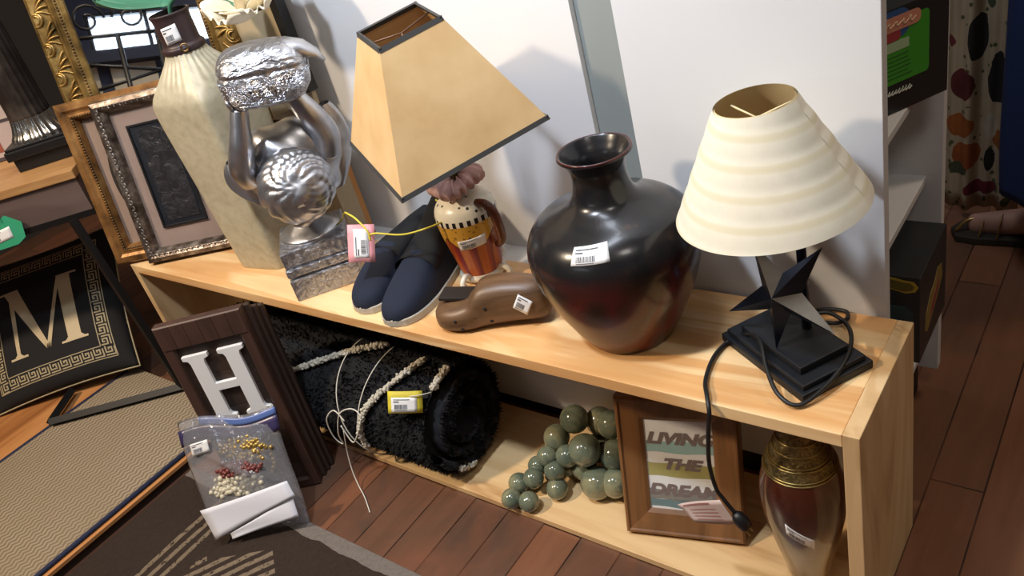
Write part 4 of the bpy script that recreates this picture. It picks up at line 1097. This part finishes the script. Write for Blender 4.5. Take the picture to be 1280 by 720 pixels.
# dark fluted lamp base with silver capital
t = thing('fluted_column', 'dark fluted column lamp base with silver foot on a stepped black plinth', 'lamp base', (-1.842, .066, .62), (0, 0, R(50)))
M['flute'] = metal_paint('dark_fluted_metal', '#6E645B', '#463E39', '#201D1D', .35, .6, 12)
fp = [(.046, .105), (.0445, .16), (.044, .45)]
fl_ = MB(); fl_.lathe(smooth_prof(fp, 4), 160, fr=lambda a, z: 1-.07*abs(math.sin(10*a))); fl_.build('shaft', M['flute'], t)
cp_ = smooth_prof([(.064, .058), (.063, .064), (.056, .075), (.050, .09), (.0465, .106)], 5)
MB().lathe(cp_, 160, fr=lambda a, z: 1-.09*abs(math.sin(10*a))).build('silver_foot', simple('polished_silver', '#D2CCC2', .22, .95, var=.2), t)
b = MB().box(-.072, .072, -.072, .072, .03, .052, None, .003).box(-.068, .068, -.068, .068, .052, .058, None, .002)
b.box(-.064, .064, -.064, .064, 0, .03, None, .003); b.build('plinth', M['black'], t)
# pale photo frame
t = thing('photo_frame', 'pale collage photo frame with dark dividers beside the fluted column', 'picture frame', (-2.10, -.085, .622), (-.12, 0, R(48)))
MB().box(0, .21, 0, .012, 0, .26).build('frame', simple('dark_divider', '#544A50', .5), t)
for k, z in enumerate((.008, .092, .176)):
    p = MB().box(.01, .20, -.002, 0, z, z+.076).build('photo', simple('pale_photo_%s' % 'abc'[k], ['#C9B8B4', '#CDBFB8', '#D3C0A4'][k], .4, var=.08, vs=6), t)
    if k == 0:
        MB().box(.115, .150, -.003, -.002, z+.012, z+.05).build('red_motif', simple('red_motif', '#B5654F', .5, var=.3, vs=50), p)
# green hanging tag
M['green'] = simple('green_card', '#2E9A70', .55, var=.06)
t = thing('price_tag', 'green hexagonal price tag hanging at the side table apron', 'price tag', (-1.80, -.128, .53), (0, 0, R(40)))
hexp = [(-.075, .035), (.018, .040), (.056, .012), (.050, -.022), (.028, -.034), (-.075, -.04)]
RX = T(-.012, 0, 0) @ Matrix.Rotation(R(-12), 4, 'X')
MB().prism(hexp, -.0005, .0005, RX).build('tag_card', M['green'], t)
sticker(t, lambda u, v, lift=0: RX @ Vector((-.06+.085*u, -.0012-lift, -.030+.026*v+.014*u)), 29)
MB().tube(spline([(.0, 0, .025), (.004, .01, .05), (.0, .012, .09)], 5), .0012, 6).build('string', M['ystring'], t)

# ------------------------------------------------------------------ black cushion with M and Greek key border
def pil_fn(hs, tk):
    def f(x, y, side=-1, lift=0):
        u, v = x/hs, y/hs
        th = tk*max(0, (1-abs(u)**3.2))**.55*max(0, (1-abs(v)**3.2))**.55
        px = x*(1-.055*(1-v*v)*abs(u)**2); py = y*(1-.055*(1-u*u)*abs(v)**2)
        return Vector((px, side*(th+lift), py))
    return f
PC = Vector((-2.057, -.068, .194))
t = thing('cushion', 'black square cushion with a gold letter M and Greek key border under the side table', 'cushion', PC, (R(-45.6), R(-4.2), R(42.8)))
hs = .205; pf = pil_fn(hs, .05)
b = MB()
for sd in (-1, 1): b.grid(lambda u, v: pf(hs*(2*u-1), hs*(2*v-1), sd), 40, 40)
M['cush'] = simple('black_cotton', '#1B1A1B', .9, var=.2, vs=12, bump=.3, bs=400, bd=.0006)
b.build('cover', M['cush'], t)
M['goldprint'] = simple('pale_gold_print', '#B5A684', .7, var=.1, vs=50)
pp = []
for k in range(120):
    q = k/30; s_ = int(q); r_ = (q-s_)*2-1
    x, y = ((r_, -1), (1, r_), (-r_, 1), (-1, -r_))[s_]; v_ = pf(hs*x, hs*y); pp.append(v_)
MB().tube(pp, .0022, 6, closed=True).build('piping', M['goldprint'], t)
key = ["111111.", "1....1.", "1.11.1.", "1.1..1.", "1.1111.", "1......", "1111111"]
key = ["1111111", "1......", "1.11111", "1.1...1", "1.1.1.1", "1.111.1", "......1"]
BO = .1675; cs = .0042; nu_ = 8; kw = MB()
def cell(x0, x1, y0, y1): kw.grid(lambda u, v: pf(x0+(x1-x0)*u, y0+(y1-y0)*v, -1, .0012), 1, 1, smooth=False)
per = 11; un = 2*(BO-.0)/ (per); c_ = un/nu_
bw = c_*9
def side(tr):
    for k in range(per-1):
        for r_ in range(7):
            for q in range(7):
                if key[r_][q] == '1':
                    x0 = -BO+un*k+c_*q; y0 = BO-c_*(1.2+r_)
                    a = tr(x0, y0); b_ = tr(x0+c_*1.02, y0-c_*.95)
                    cell(min(a[0], b_[0]), max(a[0], b_[0]), min(a[1], b_[1]), max(a[1], b_[1]))
side(lambda x, y: (x, y)); side(lambda x, y: (y, -x)); side(lambda x, y: (-x, -y)); side(lambda x, y: (-y, x))
for d in (BO, BO-bw):
    for k in range(20):
        x0 = -d+2*d*k/20; x1 = -d+2*d*(k+1)/20; w_ = .0012
        cell(x0, x1, d-w_, d+w_); cell(x0, x1, -d-w_, -d+w_); cell(d-w_, d+w_, x0, x1); cell(-d-w_, -d+w_, x0, x1)
kw.build('key_border', M['goldprint'], t)
# serif M from mapped strokes
lm = MB()
def stroke(a, b, c, d):
    a, b, c, d = [Vector((-.110+.215*p, -.096+.190*q, 0)) for p, q in (a, b, c, d)]
    def f(u, v):
        p = a.lerp(b, u).lerp(d.lerp(c, u), v); return pf(p.x, p.y, -1, .0013)
    lm.grid(f, 6, 8)
stroke((.095, .02), (.145, .02), (.165, .97), (.10, .97)); stroke((.0, .0), (.24, .0), (.24, .03), (.0, .03)); stroke((.06, .03), (.18, .03), (.145, .07), (.095, .07))
stroke((.49, .02), (.545, .02), (.235, 1), (.03, 1)); stroke((.49, .02), (.545, .02), (.80, .97), (.755, .97))
stroke((.78, .02), (.95, .02), (.93, 1), (.755, 1)); stroke((.69, .0), (1.03, .0), (1.03, .03), (.69, .03)); stroke((.74, .03), (.99, .03), (.95, .07), (.78, .07))
stroke((.755, .97), (1.02, .97), (1.02, 1), (.755, 1)); stroke((-.02, .97), (.24, .97), (.24, 1), (-.02, 1))
lm.build('letter', simple('gold_letter_print', '#CDBB97', .6, var=.08), t)
tgc = MB(); tgc.grid(lambda u, v: pf(-.205+.035*u, -.02+.06*v, -1, .004+.004*u), 4, 4); tgc.build('paper_tag', M['sticker'], t, solid=.0005)
# ------------------------------------------------------------------ boxes in the bookcase
M['boxblack'] = simple('black_card_box', '#1F2226', .4, var=.06)
Qp = Vector((-.024, .482, .6003))
t = thing('game_box', 'black boxed game with a bright green label on the upper bookcase shelf', 'box', Qp, (0, 0, R(59)))
MB().box(-.24, .004, 0, .085, 0, .142, None, .0012).build('carton', M['boxblack'], t)
dz = .02
def rrect(x0, x1, z0, z1, r, n=5):
    out = []
    for cx, cz, a0 in ((x1-r, z0+r, -90), (x1-r, z1-r, 0), (x0+r, z1-r, 90), (x0+r, z0+r, 180)):
        for k in range(n+1): a = R(a0+90*k/n); out.append((cx+r*math.cos(a), cz+r*math.sin(a)))
    return out
lab = MB().prism(rrect(-.20, -.030, dz+.022, dz+.106, .006), -.0006, 0).build('green_label', simple('bright_green_label', '#3F9A2C', .5, var=.05), t)
MB().prism(rrect(-.165, -.062, dz+.083, dz+.120, .016), -.0010, -.0006).build('blue_badge', simple('blue_badge', '#33598F', .5, var=.1), lab)
MB().prism(rrect(-.145, -.078, dz+.080, dz+.094, .006), -.0012, -.0010).build('red_badge', simple('red_badge', '#A23E42', .5, var=.1), lab)
lg = MB().prism(rrect(-.200, -.045, dz+.093, dz+.112, .008), -.0016, -.0012).build('logo_bar', simple('salmon_logo_bar', '#CF8E76', .5, var=.06), lab)
rr = random.Random(21)
def scribble(x0, x1, z, h, n, r, mat, par, name, y=-.0018):
    pts = []; 
    for k in range(n*4+1):
        q = k/(n*4); pts.append((x0+(x1-x0)*q+h*.35*math.sin(k*PI/2+.5), y, z+h*.5*math.sin(k*PI/2)*(.6+.5*rr.random())))
    return MB().tube(spline(pts, 4), r, 5).build(name, mat, par)
M['palewhite'] = simple('pale_print', '#DCE0D2', .5)
scribble(-.195, -.055, dz+.1025, .008, 12, .0009, simple('cream_logo_print', '#E8C6A8', .5), lg, 'logo_lettering')
MB().prism(rrect(-.125, -.064, dz+.066, dz+.079, .001), -.0010, -.0006).build('pale_strip', simple('pale_green_strip', '#A9C39A', .5, var=.08), lab)
for k in range(6):
    mb = MB(); x = -.118+.004*rr.random(); xe = -.058-.008*rr.random()
    z = dz+.060-.0058*k; mb.box(x, xe, -.0009, -.0006, z-.0016, z); mb.build('text_line', simple('dark_green_print', '#2C6A24', .6), lab)
scribble(-.111, -.060, dz+.010, .007, 9, .0008, M['palewhite'], t, 'script_lettering', -.0006)
t = thing('puzzle_box', 'black box with yellow emblem on the lower bookcase shelf beside the bench end', 'box', (-.17, .31, .2553))
MB().box(-.13, .158, 0, .150, 0, .148, None, .0012).build('carton', M['boxblack'], t)
em = [(-.02, .0), (.006, -.003), (.030, -.006), (.048, -.010), (.060, -.006), (.064, .002), (.058, .010), (.045, .011), (.030, .014), (.010, .016), (-.02, .018)]
e1_ = MB().prism([(x+.092, z+.131) for x, z in em], -.0009, 0).build('emblem', simple('gold_emblem', '#B69A32', .45, var=.12), t)
MB().prism([(.092+x*.86+.004, .1315+z*.72) for x, z in em], -.0014, -.0009).build('emblem_face', simple('olive_emblem', '#6F6020', .5, var=.25, vs=60), e1_)
MB().prism([(-.12, .012), (.150, .012), (.150, .088), (.138, .098), (-.12, .098)], -.0008, 0).build('teal_picture', simple('teal_box_art', '#3B565C', .5, var=.45, vs=22), t)
MB().prism([(.118, .012), (.150, .012), (.150, .055), (.136, .070), (.122, .05)], -.0013, -.0008).build('colour_figure', simple('coloured_box_art', '#8A6A34', .5, var=.5, vs=60), t)
em2 = [(.025, .040), (.040, .030), (.075, .045), (.11, .062), (.125, .075), (.120, .098), (.095, .105), (.08, .092), (.055, .085), (.03, .062)]
YZ = Matrix(((0, 1, 0, .158), (1, 0, 0, 0), (0, 0, 1, 0), (0, 0, 0, 1)))
e2_ = MB().prism(em2, .0, .0009, YZ).build('side_emblem', simple('gold_side_emblem', '#9C8440', .5, var=.35, vs=40), t)
MB().prism([(.05, .046), (.075, .052), (.105, .078), (.10, .084), (.07, .066)], .0009, .0014, YZ).build('red_ribbon', simple('red_ribbon', '#8E3038', .5, var=.2), e2_)

# ------------------------------------------------------------------ floral cloth, and a shopper in navy
def floral():
    n = NT('fruit_print_cotton'); v = n.co(); f = n.noise(v, 26, 3)
    base = n.mix(f, '#B9A88C', '#A08F74')
    c2 = n.voro(v, 17, 'Color'); s = n.sep(c2)
    c = n.mix(n.math('LESS_THAN', n.voro(v, 17), .22), base, n.ramp(s[0], [(0, '#3F4A34'), (.35, '#2A2620'), (.55, '#59603F'), (.8, '#6E2A2C')], 'CONSTANT'))
    c = n.mix(n.math('LESS_THAN', n.voro(v, 42), .2), c, '#4E5238')
    for (x, y, z, rx, rz, colr) in ((-.025, 0, .135, .030, .034, '#B5622A'), (-.038, 0, .205, .03, .030, '#BC6A2C'), (.045, 0, .17, .020, .026, '#A86A2E'), (-.005, 0, .052, .021, .017, '#7E2430'), (.018, 0, .050, .02, .017, '#7A2230'), (-.035, 0, .30, .026, .035, '#6E2A2A'), (.03, 0, .31, .02, .06, '#241F1C'), (-.01, 0, .40, .018, .05, '#2A241F'), (.02, 0, .20, .012, .03, '#D2C7B0'), (-.04, 0, .10, .022, .016, '#53583C'), (.02, 0, .12, .011, .03, '#26241F')):
        q = n.co((1/rx, 0, 1/rz), loc=(-x/rx, 0, -z/rz)); ln = n.n('ShaderNodeVectorMath', operation='LENGTH'); 
        w_ = n.n('ShaderNodeVectorMath', operation='ADD'); n.l(q, w_.inputs[0]); w_.inputs[1].default_value = (0, 0, 0); n.l(w_.outputs[0], ln.inputs[0])
        d = n.math('MULTIPLY_ADD', f, .5, ln.outputs['Value']); c = n.mix(n.math('LESS_THAN', d, 1.2), c, n.mix(f, colr, n.mix(1.0, colr, '#909090', 'MULTIPLY')))
    n.col(c); n.set(.9); return n.m
t = thing('floral_cloth', 'fruit-printed cotton cloth hanging from a rail beyond the bookcase', 'cloth', (-.1, 1.17, .022))
MB().grid(lambda u, v: ((u-.5)*.165, .012*math.sin(13*u+2*v)+.008*math.sin(29*u), 1.18*v), 40, 30).build('cloth', floral(), t, solid=.001)
MB().tube([(-.35, .012, 1.185), (.5, .012, 1.185)], .011, 12).build('hanging_rail', M['iron'], t)
for x in (-.34, .49): MB().tube([(x, .012, 1.185), (x, .012, -.021)], .012, 10).build('rail_post', M['iron'], t)

M['skin'] = simple('skin', '#B98D7C', .55, var=.08, vs=12)
M['navy'] = simple('navy_cloth', '#1D3870', .85, var=.15, vs=6)
PX, PY = .064, .94
t = thing('person', 'person in long navy clothes and gold sandals standing beyond the bookcase', 'person', (PX, PY, 0))
import bmesh
def skinned(name, verts, edges, rad, mat, parent, sub=2):
    me = bpy.data.meshes.new(name); me.from_pydata(verts, edges, []); o = bpy.data.objects.new(name, me); COL.objects.link(o); o.parent = parent
    me.materials.append(mat)
    sk = o.modifiers.new('skin', 'SKIN'); sk.use_smooth_shade = True
    for i, r in enumerate(rad): me.skin_vertices[0].data[i].radius = r if isinstance(r, tuple) else (r, r)
    me.skin_vertices[0].data[0].use_root = True
    sb = o.modifiers.new('sub', 'SUBSURF'); sb.levels = sub; sb.render_levels = sub
    return o
# facing -x: feet point left in the photo
V = [(.01, .06, .93), (.0, .06, 1.10), (.0, .06, 1.28), (.0, .06, 1.42), (-.01, .06, 1.50), (-.02, .06, 1.58), (-.02, .06, 1.66)]
E_ = [(0, 1), (1, 2), (2, 3), (3, 4), (4, 5), (5, 6)]; Rd = [(.115, .15), (.10, .13), (.11, .15), (.09, .13), .05, (.075, .065), (.07, .062)]
def chain(start, pts, rad):
    i0 = start
    for p, r in zip(pts, rad):
        V.append(p); Rd.append(r); E_.append((i0, len(V)-1)); i0 = len(V)-1
for sy, dx in ((-1, .21), (1, 0)):
    y = .06+sy*.085
    chain(0, [(.01+dx*.3, y, .86), (.0+dx*.6, y, .48), (.02+dx, y, .10), (.015+dx, y-.0, .055), (-.05+dx, y, .048), (-.115+dx, y, .034), (-.165+dx, y, .027)], [.085, .058, .036, .034, (.03, .033), (.03, .022), (.026, .014)])
    chain(3, [(.0, .06+sy*.17, 1.40), (.02, .06+sy*.21, 1.13), (-.06, .06+sy*.20, .90), (-.09, .06+sy*.20, .83)], [.055, .042, .03, .03])
body = skinned('body', V, E_, Rd, M['skin'], t)
sk_ = MB()
sk_.lathe(smooth_prof([(.146, .185), (.150, .3), (.15, .6), (.155, .9), (.13, 1.08), (.13, 1.25), (.14, 1.38), (.09, 1.47), (.06, 1.49)], 4), 64, T(.056, .06, 0) @ Matrix.Diagonal((1.02, .82, 1, 1)), capb=False, fr=lambda a, z: 1+.03*math.sin(11*a)*max(0, 1-z))
sk_.build('navy_dress', M['navy'], t, solid=.003)
MB().ball((-.01, .06, 1.655), .092, 28, 18, None, (1, .88, 1.05), lambda d: 1.0 if d.z > -.2 or d.x > 0 else .55).build('hair', simple('dark_hair', '#2A1E18', .6), t)
M['sandal'] = simple('dark_sandal_sole', '#2C251D', .7, var=.1); M['goldstrap'] = simple('gold_sandal_strap', '#A88A52', .3, .7)
for sy, dx in ((-1, .21), (1, 0)):
    y = .06+sy*.085
    so = [(dx+x, y+yy) for x, yy in ((.05, -.028), (.0, -.034), (-.08, -.036), (-.14, -.042), (-.18, -.036), (-.197, 0), (-.18, .036), (-.14, .042), (-.08, .036), (.0, .034), (.05, .028), (.062, 0))]
    s_ = MB().prism(so, .0006, .018, None, 'XY').build('sandal_sole', M['sandal'], t, bevel=.003)
    st_ = MB()
    for xx, hh in ((-.135, .048), (-.10, .062)): st_.tube(spline([(dx+xx, y-.037, .016), (dx+xx+.004, y-.026, hh-.01), (dx+xx+.006, y, hh), (dx+xx+.004, y+.026, hh-.01), (dx+xx, y+.037, .016)], 5), .0045, 8, flat=.4)
    st_.tube(spline([(dx-.135, y, .05), (dx-.165, y-.012, .042), (dx-.182, y-.02, .02)], 4), .004, 8)
    st_.build('sandal_strap', M['goldstrap'], s_)
